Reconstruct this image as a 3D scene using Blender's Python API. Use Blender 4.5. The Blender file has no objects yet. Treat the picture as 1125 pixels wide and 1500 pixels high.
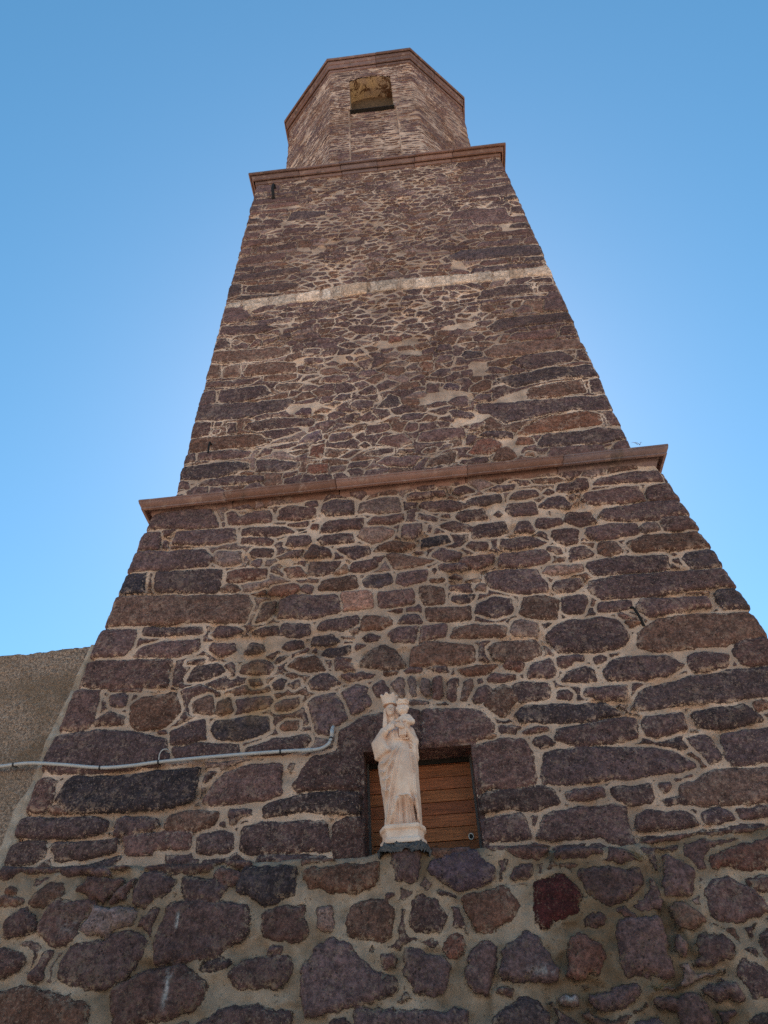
import bpy, math, numpy as np
from mathutils import Matrix, Vector
SC = bpy.context.scene
COL = SC.collection
# ------------------------------------------------------------------ camera
CAMLOC = (0.0, -6.0, 1.6)
RX = (0.9945846, 0.0945700, -0.0431035); UX = (0.0942513, -0.6459629, 0.7575280); FX = (-0.0437962, 0.7574882, 0.6513781)
UX = tuple(Vector(FX).cross(Vector(RX)) * -1)
cd = bpy.data.cameras.new('camera'); cam = bpy.data.objects.new('camera', cd); COL.objects.link(cam)
cam.matrix_world = Matrix(((RX[0], UX[0], -FX[0], CAMLOC[0]), (RX[1], UX[1], -FX[1], CAMLOC[1]), (RX[2], UX[2], -FX[2], CAMLOC[2]), (0, 0, 0, 1)))
cd.sensor_fit = 'VERTICAL'; cd.sensor_height = 24.0; cd.lens = 1132.78 * 24.0 / 1500.0
cd.clip_start = 0.05; cd.clip_end = 5000
SC.camera = cam
# ------------------------------------------------------------------ sky, sun, exposure
SUN_EL = math.radians(44); SUN_AZ = math.radians(-1)      # azimuth from +Y (behind the tower) towards +X
W_ = bpy.data.worlds.new('World'); SC.world = W_; W_.use_nodes = True
wn = W_.node_tree; bg = wn.nodes['Background']
sky = wn.nodes.new('ShaderNodeTexSky'); sky.sky_type = 'NISHITA'; sky.sun_disc = False
sky.sun_elevation = SUN_EL; sky.sun_rotation = SUN_AZ; sky.altitude = 50; sky.air_density = 1.0; sky.dust_density = 0.17; sky.ozone_density = 1.0
hs = wn.nodes.new('ShaderNodeHueSaturation'); hs.inputs['Saturation'].default_value = 1.25; hs.inputs['Hue'].default_value = 0.483
wn.links.new(sky.outputs[0], hs.inputs['Color']); wn.links.new(hs.outputs[0], bg.inputs[0]); bg.inputs[1].default_value = 0.12
sl = bpy.data.lights.new('sun', 'SUN'); sl.energy = 5.0; sl.angle = math.radians(0.53); sl.color = (1.0, 0.95, 0.87)
so = bpy.data.objects.new('sun', sl); COL.objects.link(so)
sd_ = Vector((math.sin(SUN_AZ) * math.cos(SUN_EL), math.cos(SUN_AZ) * math.cos(SUN_EL), math.sin(SUN_EL)))
so.rotation_euler = sd_.to_track_quat('Z', 'Y').to_euler(); so.location = sd_ * 200
SC.view_settings.view_transform = 'Standard'; SC.view_settings.look = 'None'
SC.view_settings.exposure = 0.75; SC.view_settings.gamma = 1.0; SC.view_settings.use_curve_mapping = False
SC.render.engine = 'CYCLES'; SC.cycles.max_bounces = 6; SC.cycles.use_denoising = False
# ------------------------------------------------------------------ measured constants (metres)
XL, XR = -2.6047, 2.3146; ZC1, ZC2, ZR = 7.0532, 15.0623, 20.4074
O1, O2 = 0.2587, 0.1409; E1, B1 = 0.1137, 0.1133; TP = 0.0436; PO = 0.15
OA, OW, OCH, OCX = 4.2109, 3.9582, 0.4394, -0.1339
WT = XR - XL; OCY = WT / 2
rng = np.random.default_rng(7)

# ------------------------------------------------------------------ numpy noise
def hsh(ix, iy, s):
    with np.errstate(over='ignore'):
        h = ix.astype(np.int64) * 374761393 + iy.astype(np.int64) * 668265263 + int(s) * 974634541
        h = (h & 0xffffffff).astype(np.uint32)
        h = (h ^ (h >> np.uint32(13))) * np.uint32(1274126177)
        h = (h ^ (h >> np.uint32(15))) * np.uint32(2246822519)
        h = h ^ (h >> np.uint32(16))
    return h.astype(np.float64) / 4294967296.0
def vn(x, y, s=0):
    ix = np.floor(x); iy = np.floor(y); fx = x - ix; fy = y - iy
    fx = fx * fx * (3 - 2 * fx); fy = fy * fy * (3 - 2 * fy)
    a = hsh(ix, iy, s); b = hsh(ix + 1, iy, s); c = hsh(ix, iy + 1, s); d = hsh(ix + 1, iy + 1, s)
    return (a + (b - a) * fx) * (1 - fy) + (c + (d - c) * fx) * fy - 0.5
def fbm(x, y, s=0, o=3, g=0.5):
    t = 0; a = 1.0
    for k in range(o):
        t = t + a * vn(x * 2 ** k + 17.3 * k, y * 2 ** k - 9.1 * k, s + k); a *= g
    return t
def sstep(a, b, x):
    t = np.clip((x - a) / (b - a), 0, 1); return t * t * (3 - 2 * t)

# ------------------------------------------------------------------ mesh helpers
def tag(o, label=None, cat=None, group=None, kind=None):
    if label: o['label'] = label
    if cat: o['category'] = cat
    if group: o['group'] = group
    if kind: o['kind'] = kind
    return o
def empty(name, loc):
    o = bpy.data.objects.new(name, None); o.empty_display_size = 0.2; o.location = loc; COL.objects.link(o); return o
def base_of(o):
    p = Vector((0, 0, 0))
    while o is not None: p = p + Vector(o.location); o = o.parent
    return p
def mk(name, V, F, mat, parent=None, attrs=None, smooth=True):
    V = np.asarray(V, np.float64).reshape(-1, 3)
    me = bpy.data.meshes.new(name)
    if isinstance(F, np.ndarray):
        n, k = F.shape
        me.vertices.add(len(V)); me.vertices.foreach_set('co', V.astype(np.float32).ravel())
        me.loops.add(n * k); me.loops.foreach_set('vertex_index', F.astype(np.int32).ravel())
        me.polygons.add(n); me.polygons.foreach_set('loop_start', np.arange(0, n * k, k, dtype=np.int32))
        me.update(calc_edges=True)
    else:
        me.from_pydata([tuple(v) for v in V], [], F); me.update()
    me.polygons.foreach_set('use_smooth', np.full(len(me.polygons), smooth, bool))
    for an, arr in (attrs or {}).items():
        if arr.ndim == 1:
            a = me.attributes.new(an, 'FLOAT', 'POINT'); a.data.foreach_set('value', arr.astype(np.float32))
        else:
            a = me.attributes.new(an, 'FLOAT_COLOR', 'POINT')
            a.data.foreach_set('color', np.concatenate([arr, np.ones((len(arr), 1))], 1).astype(np.float32).ravel())
    me.materials.append(mat); me.validate()
    o = bpy.data.objects.new(name, me); COL.objects.link(o)
    if parent is not None:
        o.parent = parent; o.location = -base_of(parent)
    return o
def gridf(nr, nc):
    i = np.arange(nr - 1)[:, None] * nc + np.arange(nc - 1)[None, :]
    return np.stack([i, i + 1, i + nc + 1, i + nc], -1).reshape(-1, 4)
class MB:
    def __init__(s): s.v = []; s.f = []
    def add(s, V, F):
        b = len(s.v); s.v += [tuple(v) for v in V]; s.f += [tuple(i + b for i in f) for f in F]; return s
    def box(s, x0, x1, y0, y1, z0, z1, c=0.0):
        """a box with its edges chamfered by c"""
        if c <= 0:
            return s.add([(x, y, z) for x in (x0, x1) for y in (y0, y1) for z in (z0, z1)],
                         [(0, 1, 3, 2), (4, 6, 7, 5), (0, 4, 5, 1), (2, 3, 7, 6), (0, 2, 6, 4), (1, 5, 7, 3)])
        import bmesh
        bm = bmesh.new(); r = bmesh.ops.create_cube(bm, size=1)
        for v in bm.verts: v.co = ((x0 + x1) / 2 + v.co.x * (x1 - x0), (y0 + y1) / 2 + v.co.y * (y1 - y0), (z0 + z1) / 2 + v.co.z * (z1 - z0))
        bmesh.ops.bevel(bm, geom=bm.edges[:], offset=c, segments=2, affect='EDGES', profile=0.5)
        bm.verts.index_update()
        s.add([v.co.copy() for v in bm.verts], [[v.index for v in f.verts] for f in bm.faces]); bm.free(); return s
    def tube(s, P, r, n=10, cap=True):
        P = [Vector(p) for p in P]; rr = r if isinstance(r, (list, tuple)) else [r] * len(P)
        V = []; up = Vector((0.13, 0.27, 0.95)).normalized()
        for i, p in enumerate(P):
            t = (P[min(i + 1, len(P) - 1)] - P[max(i - 1, 0)]).normalized()
            if abs(t.dot(up)) > .95: up = Vector((1, 0.1, 0))
            a = t.cross(up).normalized(); b = a.cross(t).normalized()
            V += [p + (a * math.cos(2 * math.pi * k / n) + b * math.sin(2 * math.pi * k / n)) * rr[i] for k in range(n)]
        F = [(i * n + k, i * n + (k + 1) % n, (i + 1) * n + (k + 1) % n, (i + 1) * n + k) for i in range(len(P) - 1) for k in range(n)]
        if cap: F += [tuple(range(n - 1, -1, -1)), tuple((len(P) - 1) * n + k for k in range(n))]
        return s.add(V, F)
    def build(s, name, mat, parent=None, smooth=False, attrs=None): return mk(name, s.v, s.f, mat, parent, attrs, smooth)
def smooth_path(P, k=8):
    out = []; n = len(P)
    for i in range(n - 1):
        p0, p1, p2, p3 = (Vector(P[max(i - 1, 0)]), Vector(P[i]), Vector(P[i + 1]), Vector(P[min(i + 2, n - 1)]))
        for j in range(k):
            t = j / k
            out.append(0.5 * ((2 * p1) + (p2 - p0) * t + (2 * p0 - 5 * p1 + 4 * p2 - p3) * t * t + (3 * p1 - p0 - 3 * p2 + p3) * t ** 3))
    out.append(Vector(P[-1])); return out

# ------------------------------------------------------------------ materials
class NT:
    def __init__(s, name):
        s.m = bpy.data.materials.new(name); s.m.use_nodes = True; s.t = s.m.node_tree
        s.b = s.t.nodes['Principled BSDF']; s.b.inputs['Specular IOR Level'].default_value = 0.25
        s.tc = s.t.nodes.new('ShaderNodeTexCoord').outputs['Object']
    def L(s, v, sock):
        if hasattr(v, 'is_linked') or hasattr(v, 'links'): s.t.links.new(v, sock)
        else: sock.default_value = v
    def noise(s, scale, detail=4, rough=0.6, vec=None, dist=0.0):
        n = s.t.nodes.new('ShaderNodeTexNoise'); n.inputs['Scale'].default_value = scale; n.inputs['Detail'].default_value = detail
        n.inputs['Roughness'].default_value = rough; n.inputs['Distortion'].default_value = dist; s.L(vec or s.tc, n.inputs['Vector']); return n.outputs['Fac']
    def voro(s, scale, vec=None, feat='F1'):
        n = s.t.nodes.new('ShaderNodeTexVoronoi'); n.feature = feat; n.inputs['Scale'].default_value = scale; s.L(vec or s.tc, n.inputs['Vector']); return n.outputs['Distance']
    def mp(s, scale, loc=(0, 0, 0)):
        n = s.t.nodes.new('ShaderNodeMapping'); n.inputs['Scale'].default_value = scale; n.inputs['Location'].default_value = loc; s.L(s.tc, n.inputs['Vector']); return n.outputs[0]
    def rng(s, v, a, b, c=0.0, d=1.0, smooth=True):
        n = s.t.nodes.new('ShaderNodeMapRange'); n.interpolation_type = 'SMOOTHSTEP' if smooth else 'LINEAR'
        s.L(v, n.inputs[0])
        for i, x in enumerate((a, b, c, d)): s.L(x, n.inputs[i + 1])
        return n.outputs[0]
    def math(s, op, a, b=0.0):
        n = s.t.nodes.new('ShaderNodeMath'); n.operation = op; s.L(a, n.inputs[0]); s.L(b, n.inputs[1]); return n.outputs[0]
    def mix(s, f, a, b, mode='MIX'):
        n = s.t.nodes.new('ShaderNodeMix'); n.data_type = 'RGBA'; n.blend_type = mode
        s.L(f, n.inputs[0])
        for v, i in ((a, 6), (b, 7)): s.L((*v, 1.0) if isinstance(v, tuple) and len(v) == 3 else v, n.inputs[i])
        return n.outputs[2]
    def gain(s, col, v):      # colour times scalar
        n = s.t.nodes.new('ShaderNodeVectorMath'); n.operation = 'SCALE'; s.L((col if not isinstance(col, tuple) else col), n.inputs[0]); s.L(v, n.inputs['Scale']); return n.outputs[0]
    def attr(s, name, out='Color'):
        n = s.t.nodes.new('ShaderNodeAttribute'); n.attribute_name = name; return n.outputs[out]
    def bump(s, h, dist, strength=1.0, normal=None):
        n = s.t.nodes.new('ShaderNodeBump'); n.inputs['Distance'].default_value = dist; n.inputs['Strength'].default_value = strength; s.L(h, n.inputs['Height'])
        if normal is not None: s.L(normal, n.inputs['Normal'])
        return n.outputs[0]
    def done(s, col=None, rough=0.9, normal=None):
        if col is not None: s.L((*col, 1.0) if isinstance(col, tuple) and len(col) == 3 else col, s.b.inputs['Base Color'])
        s.L(rough, s.b.inputs['Roughness'])
        if normal is not None: s.L(normal, s.b.inputs['Normal'])
        return s.m

def masonry_material(name):
    m = NT(name)
    sd = m.attr('joint', 'Fac'); sc = m.attr('stone_color'); mc = m.attr('mortar_color')
    n1 = m.noise(31, 5, 0.65); n2 = m.noise(15, 6, 0.7); big = m.noise(5.5, 3, 0.5)
    sdn = m.math('ADD', sd, m.math('ADD', m.math('MULTIPLY', m.math('SUBTRACT', n1, 0.5), m.rng(big, 0.35, 0.65, 0.012, 0.042, False)), m.math('MULTIPLY', m.math('SUBTRACT', m.noise(95, 3, 0.6), 0.5), 0.016)))
    mask = m.rng(sdn, -0.0025, 0.0035)
    fine = m.noise(150, 3, 0.7)
    pits = m.rng(m.voro(40), 0.12, 0.30); gate = m.rng(m.noise(11, 2), 0.47, 0.62)
    pitm = m.math('SUBTRACT', 1.0, m.math('MULTIPLY', m.math('SUBTRACT', 1.0, pits), gate))
    st = m.gain(sc, m.rng(n2, 0.36, 0.64, 0.62, 1.40, False)); st = m.gain(st, m.rng(m.noise(44, 4, 0.7), 0.38, 0.62, 0.62, 1.40, False))
    st = m.gain(st, m.rng(fine, 0.3, 0.7, 0.78, 1.22, False))
    st = m.gain(st, m.rng(pitm, 0, 1, 0.45, 1.0, False))
    fleck = m.rng(m.noise(70, 3, 0.6), 0.60, 0.66)
    st = m.mix(m.math('MULTIPLY', fleck, 0.35), st, mc)
    # mortar smeared over the stone's edges and left in its hollows
    nearedge = m.rng(sd, 0.0, 0.045, 1.0, 0.25)
    smear = m.rng(m.math('ADD', m.noise(24, 7, 0.75), m.math('MULTIPLY', big, 0.35)), 0.71, 0.765)
    st = m.mix(m.math('MULTIPLY', m.math('MULTIPLY', smear, nearedge), 0.75), st, mc)
    mo = m.gain(mc, m.rng(big, 0.3, 0.7, 0.78, 1.2, False))
    mo = m.gain(mo, m.rng(n2, 0.25, 0.75, 0.80, 1.18, False))
    mo = m.gain(mo, m.rng(m.noise(200, 2, 0.6), 0.3, 0.7, 0.80, 1.20, False))
    grit = m.rng(m.noise(120, 2, 0.5), 0.64, 0.70)
    mo = m.mix(m.math('MULTIPLY', grit, 0.5), mo, sc)
    col = m.mix(mask, mo, st)
    h = m.math('ADD', m.math('MULTIPLY', mask, 0.55), m.math('MULTIPLY', n2, 0.5))
    h = m.math('ADD', h, m.math('MULTIPLY', fine, 0.15)); h = m.math('ADD', h, m.math('MULTIPLY', pitm, 0.35))
    return m.done(col, 0.95, m.bump(h, 0.024, 1.0))
MAS = masonry_material('rubble_masonry')

def cornice_material():
    m = NT('dressed_red_stone'); bc = m.attr('stone_color')
    n = m.noise(6, 6, 0.7); f = m.noise(120, 3, 0.7); st = m.noise(3.2, 5, 0.6, m.mp((1, 1, 0.35)))
    c = m.gain(bc, m.rng(n, 0.25, 0.75, 0.72, 1.25, False)); c = m.gain(c, m.rng(f, 0.3, 0.7, 0.82, 1.16, False))
    c = m.mix(m.rng(st, 0.56, 0.70, 0, 0.55), c, (0.085, 0.062, 0.05))
    c = m.mix(m.rng(m.noise(9, 5, 0.65), 0.53, 0.66, 0, 0.5), c, (0.40, 0.26, 0.21))
    h = m.math('ADD', n, m.math('MULTIPLY', f, 0.4))
    return m.done(c, 0.9, m.bump(h, 0.008, 0.7))
COR = cornice_material()

def plaster_material():
    m = NT('rough_cast_plaster'); fl = m.attr('joint', 'Fac')
    g = m.noise(55, 5, 0.8); gg = m.noise(140, 2, 0.6); big = m.noise(2.3, 4, 0.6)
    c = m.mix(m.rng(g, 0.36, 0.66), (0.17, 0.108, 0.082), (0.68, 0.455, 0.335))
    c = m.mix(m.rng(big, 0.38, 0.66, 0, 0.75), c, (0.24, 0.145, 0.090), 'MIX')
    c = m.gain(c, m.rng(gg, 0.3, 0.7, 0.65, 1.3, False))
    f = m.gain(m.mix(m.rng(m.noise(9, 5), 0.35, 0.65), (0.33, 0.235, 0.175), (0.50, 0.375, 0.295)), m.rng(gg, 0.3, 0.7, 0.8, 1.2, False))
    col = m.mix(fl, c, f)
    h = m.math('MULTIPLY', m.math('ADD', g, m.math('MULTIPLY', gg, 0.4)), m.rng(fl, 0, 1, 1.0, 0.35, False))
    return m.done(col, 0.95, m.bump(h, 0.022, 1.0))
PLA = plaster_material()

def simple(name, col, rough=0.8, nz=30, amp=0.25, bump=0.002, spec=None, metal=0.0):
    m = NT(name); n = m.noise(nz, 5, 0.65); n2 = m.noise(nz * 6, 3, 0.6)
    c = m.gain(m.mix(0.0, col, col), m.rng(n, 0.25, 0.75, 1 - amp, 1 + amp, False)); c = m.gain(c, m.rng(n2, 0.3, 0.7, 1 - amp * .6, 1 + amp * .6, False))
    m.b.inputs['Metallic'].default_value = metal
    if spec is not None: m.b.inputs['Specular IOR Level'].default_value = spec
    return m.done(c, rough, m.bump(m.math('ADD', n, m.math('MULTIPLY', n2, 0.5)), bump))
IRON = simple('rusted_iron', (0.02, 0.016, 0.015), 0.8, 60, 0.4)
DARKWOOD = simple('dark_weathered_wood', (0.022, 0.017, 0.014), 0.9, 40, 0.4)
FRAME = simple('grey_painted_frame', (0.10, 0.085, 0.08), 0.7, 40, 0.3)
PIPE = simple('grey_pvc_conduit', (0.42, 0.38, 0.37), 0.42, 25, 0.13, 0.0006, 0.5)
CLIP = simple('black_clip', (0.03, 0.028, 0.03), 0.5, 60, 0.2)
DRY = simple('dry_grass', (0.20, 0.145, 0.085), 0.9, 20, 0.3)
GROUT = simple('dark_grey_mortar', (0.115, 0.104, 0.104), 0.95, 45, 0.5, 0.012)
METAL = simple('pale_metal_ring', (0.50, 0.46, 0.42), 0.45, 60, 0.2, 0.0005, 0.5)

def wood_material():
    m = NT('varnished_boards'); v = m.mp((1.2, 1.2, 26)); bc = m.attr('stone_color')
    g = m.noise(3.0, 6, 0.65, v, 0.6); g2 = m.noise(9.0, 4, 0.6, m.mp((1.0, 1.0, 40))); w = m.noise(2.2, 3, 0.5)
    c = m.gain(bc, m.rng(g, 0.3, 0.72, 0.45, 1.4, False)); c = m.gain(c, m.rng(g2, 0.3, 0.7, 0.72, 1.25, False))
    c = m.mix(m.rng(w, 0.45, 0.75, 0, 0.55), c, (0.20, 0.075, 0.032))
    kn = m.rng(m.voro(7, m.mp((1, 1, 3.0))), 0.05, 0.12, 1, 0)
    c = m.mix(m.math('MULTIPLY', kn, 0.85), c, (0.018, 0.009, 0.006))
    return m.done(c, m.rng(g2, 0.3, 0.7, 0.45, 0.7, False), m.bump(m.math('ADD', g, g2), 0.003))
WOOD = wood_material()

def statue_material():
    m = NT('cream_cast_stone'); n = m.noise(7, 5, 0.6); f = m.noise(120, 3, 0.6); sp = m.noise(30, 4, 0.7)
    c = m.mix(m.rng(n, 0.35, 0.68), (0.69, 0.445, 0.33), (0.84, 0.61, 0.49))
    c = m.mix(m.rng(sp, 0.62, 0.76, 0, 0.14), c, (0.44, 0.27, 0.18))
    c = m.gain(c, m.rng(f, 0.3, 0.7, 0.93, 1.06, False))
    return m.done(c, 0.62, m.bump(m.math('ADD', sp, m.math('MULTIPLY', f, 0.5)), 0.0012))
STA = statue_material()

def niche_material():
    m = NT('stained_yellow_plaster'); n = m.noise(3.6, 8, 0.75, None, 0.8); b = m.noise(2.0, 3)
    c = m.mix(m.rng(b, 0.35, 0.65), (0.60, 0.415, 0.235), (0.42, 0.30, 0.235))
    c = m.mix(m.rng(n, 0.50, 0.585), c, (0.12, 0.055, 0.028))
    c = m.gain(c, m.rng(m.noise(70, 4), 0.3, 0.7, 0.75, 1.2, False))
    return m.done(c, 0.95, m.bump(n, 0.01))
NICHE = niche_material()

def ground_material():
    m = NT('pale_stone_paving'); v = m.voro(2.2, None, 'DISTANCE_TO_EDGE'); n = m.noise(0.6, 5); f = m.noise(30, 4)
    c = m.mix(m.rng(n, 0.3, 0.7), (0.50, 0.37, 0.25), (0.60, 0.46, 0.33)); c = m.gain(c, m.rng(f, 0.3, 0.7, 0.8, 1.2, False))
    c = m.mix(m.rng(v, 0.01, 0.03, 0.6, 0.0), c, (0.12, 0.10, 0.08))
    return m.done(c, 0.9, m.bump(f, 0.006))
GRD = ground_material()

# ------------------------------------------------------------------ traced stones: kind, then x,z in mm on the wall
DATA0 = """n -3091,3323 -2821,3297 -2486,3287 -2202,3277 -2149,3249 -2290,3253 -2494,3229 -2561,3217 -2641,3251 -2931,3271 -2961,3218 -3055,3219
n -2420,3235 -2363,3264 -2279,3258 -2262,3207 -2325,3206
n -2044,3252 -1919,3265 -1726,3257 -1523,3259 -1519,3225 -1712,3167 -1859,3189 -2000,3204
n -2486,3130 -2420,3212 -2274,3186 -2162,3178 -2160,3139 -2283,3030 -2333,3050
n -2088,3017 -2071,3155 -2034,3201 -1858,3183 -1802,3125 -1829,3084 -1956,2977 -2048,2988
n -2250,3033 -2098,3173 -2080,3144 -2129,3051
b -2979,3132 -2944,3167 -2891,3147 -2892,3115 -2949,3113
b -3015,3102 -2837,3090 -2812,3045 -2998,3053
b -2772,3064 -2716,3146 -2604,3160 -2562,3092 -2673,3041 -2753,3041
n -2914,2908 -2897,2957 -2795,3028 -2725,2987 -2685,2893 -2740,2856 -2885,2856
n -2669,2862 -2669,2953 -2599,3063 -2416,3019 -2369,3057 -2324,3012 -2403,2925 -2404,2844 -2469,2799 -2606,2818
g -2381,2883 -2347,3014 -2164,3007 -2045,2973 -2041,2901 -2155,2868 -2213,2832 -2328,2849
n -2461,2618 -2436,2720 -2396,2775 -2228,2804 -2106,2845 -1983,2832 -1924,2755 -1941,2680 -2064,2557 -2230,2549 -2383,2567
n -2906,2788 -2742,2758 -2693,2707 -2730,2653 -2846,2613
n -2662,2611 -2603,2664 -2577,2757 -2544,2755 -2548,2623 -2588,2579
b -2834,2548 -2702,2568 -2461,2544 -2241,2469 -2201,2354 -2207,2295 -2756,2325
n -1863,2637 -1862,2770 -1845,2980 -1739,3014 -1512,2990 -1303,2953 -1313,2774 -1482,2670 -1639,2661
n -2119,2524 -1901,2584 -1677,2630 -1534,2517 -1515,2453 -1598,2388 -1771,2338 -1987,2308 -2046,2345
n -1784,3261 -1332,3247 -1321,3200 -1406,3195 -1549,3238
n -1651,3224 -1586,3252 -1536,3226 -1622,3183
n -1559,3135 -1519,3181 -1439,3181 -1383,3138 -1451,3084
n -1777,3145 -1686,3149 -1557,3124 -1461,3079 -1518,2994 -1756,3015
K -1396,3043 -1412,3087 -1383,3193 -1001,3176 -1008,2974 -1085,2974 -1215,2947
b -952,3097 -938,3144 -690,3154 -483,3150 -470,3020 -537,2983 -799,2975 -922,3031
n -1226,2887 -1147,2922 -928,2913 -916,2748 -983,2705 -1132,2724 -1188,2756
g -868,2893 -776,2917 -768,2748 -805,2746 -864,2774
b -684,2811 -668,2880 -581,2914 -430,2909 -368,2850 -385,2714 -469,2672 -667,2742
n -939,2334 -959,2545 -876,2669 -762,2724 -688,2695 -647,2627 -464,2524 -426,2460 -458,2400 -578,2364 -697,2346 -885,2331
n -1395,2563 -1353,2606 -1252,2637 -1148,2649 -1042,2633 -1011,2548 -1075,2498 -1319,2482
n -1569,2610 -1525,2640 -1378,2640 -1415,2600 -1549,2586
n -1623,2522 -1571,2519 -1513,2471 -1578,2431 -1607,2415
n -1562,2318 -1477,2356 -1308,2381 -1218,2388 -1085,2359 -1025,2347 -1020,2272 -1555,2276
n -637,2334 -470,2324 -294,2323 24,2288 14,2198 -638,2234
n -785,2292 -716,2305 -657,2268 -784,2258
n -1170,2669 -1130,2695 -1066,2681 -1148,2658
n -389,3121 -369,3218 -278,3234 -213,3184 -203,3086 -226,2993 -345,3001 -353,3075
b -138,3223 15,3240 -2,3180 -50,3140 -124,3178
n 12,3201 59,3231 125,3220 111,3188
v -140,3050 -118,3117 87,3173 166,3184 210,3099 273,3073 262,3000 98,2975 19,2944 -84,3003
n 344,3187 458,3212 588,3191 625,3155 551,3106 423,3127
n 238,3228 352,3242 355,3192 266,3187
n 664,3130 727,3169 960,3185 977,3118 832,3102 703,3106
n 371,3003 413,3063 511,3066 527,3033 489,2999
o 41,2902 242,2929 331,2953 386,2828 322,2754 210,2695 107,2692 74,2771
R 470,2863 502,2952 695,3011 726,2957 759,2913 783,2851 728,2766 596,2727 518,2693 464,2735
n -279,2726 -265,2873 -209,2919 -116,2873 -62,2770 -88,2714 -181,2710
r -74,2637 -49,2683 5,2708 62,2657 24,2594 -21,2551 -90,2574
n -339,2589 -301,2628 -209,2618 -102,2547 -86,2510 -124,2415 -185,2393 -283,2416 -339,2490
n 33,2494 76,2609 153,2651 230,2618 208,2528 158,2460 126,2366 70,2387 38,2449
n 222,2491 281,2615 406,2696 471,2659 531,2544 551,2445 504,2404 389,2420 236,2446
n 193,2388 230,2407 287,2391 263,2363 214,2365
r 652,2647 716,2662 832,2598 835,2525 785,2439 679,2402 598,2433
k 156,2223 234,2301 338,2345 409,2308 453,2239 432,2175 151,2191
g 515,2310 551,2346 657,2344 632,2274 556,2278
n -424,2929 -370,2936 -365,2920 -408,2918
n -477,2607 -394,2611 -387,2538 -468,2552
n -479,2516 -419,2504 -392,2431 -483,2385
n 786,2994 824,3017 972,3012 1082,2983 1173,3008 1189,2914 1109,2849 922,2807 840,2857
n 1305,2988 1336,3075 1428,3042 1519,2962 1440,2816 1292,2836
r 1612,3007 1673,3045 1875,3105 2038,3114 1971,2945 1720,2968 1611,2955
n 1537,2829 1595,2910 1680,2914 1771,2852 1838,2788 1854,2700 1714,2671 1593,2670 1534,2702
n 1798,2871 1879,2895 1941,2896 1905,2803 1853,2827
b 1294,2757 1328,2784 1388,2780 1492,2667 1421,2634 1304,2642
n 761,2735 831,2769 905,2735 886,2698 800,2680
n 959,2770 1009,2781 1075,2724 1025,2727
n 949,2647 990,2710 1101,2707 1206,2720 1214,2574 1211,2466 1228,2395 1035,2394 931,2405 912,2502
n 1273,2588 1302,2605 1333,2530 1294,2483 1265,2516
n 1385,2554 1456,2590 1556,2593 1599,2522 1571,2470 1499,2457 1430,2426 1348,2440 1394,2490
n 1748,2567 1815,2599 1759,2432 1745,2495
n 723,2323 868,2348 981,2376 998,2332 873,2256 731,2256
n 1052,2270 1083,2294 1194,2287 1179,2238 1088,2248
n 1215,2294 1311,2297 1344,2173 1328,2126 1165,2135
n 1344,2312 1460,2347 1531,2334 1575,2249 1514,2236 1453,2272 1414,2241
k 1527,2146 1587,2183 1665,2195 1631,2109
n 919,2180 1012,2211 1070,2188 1057,2141 911,2149
n 635,2336 661,2326 651,2277 613,2279
n 1229,3210 1591,3216 1896,3248 2079,3245 2058,3191 1576,3172 1464,3159 1241,3176"""
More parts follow.
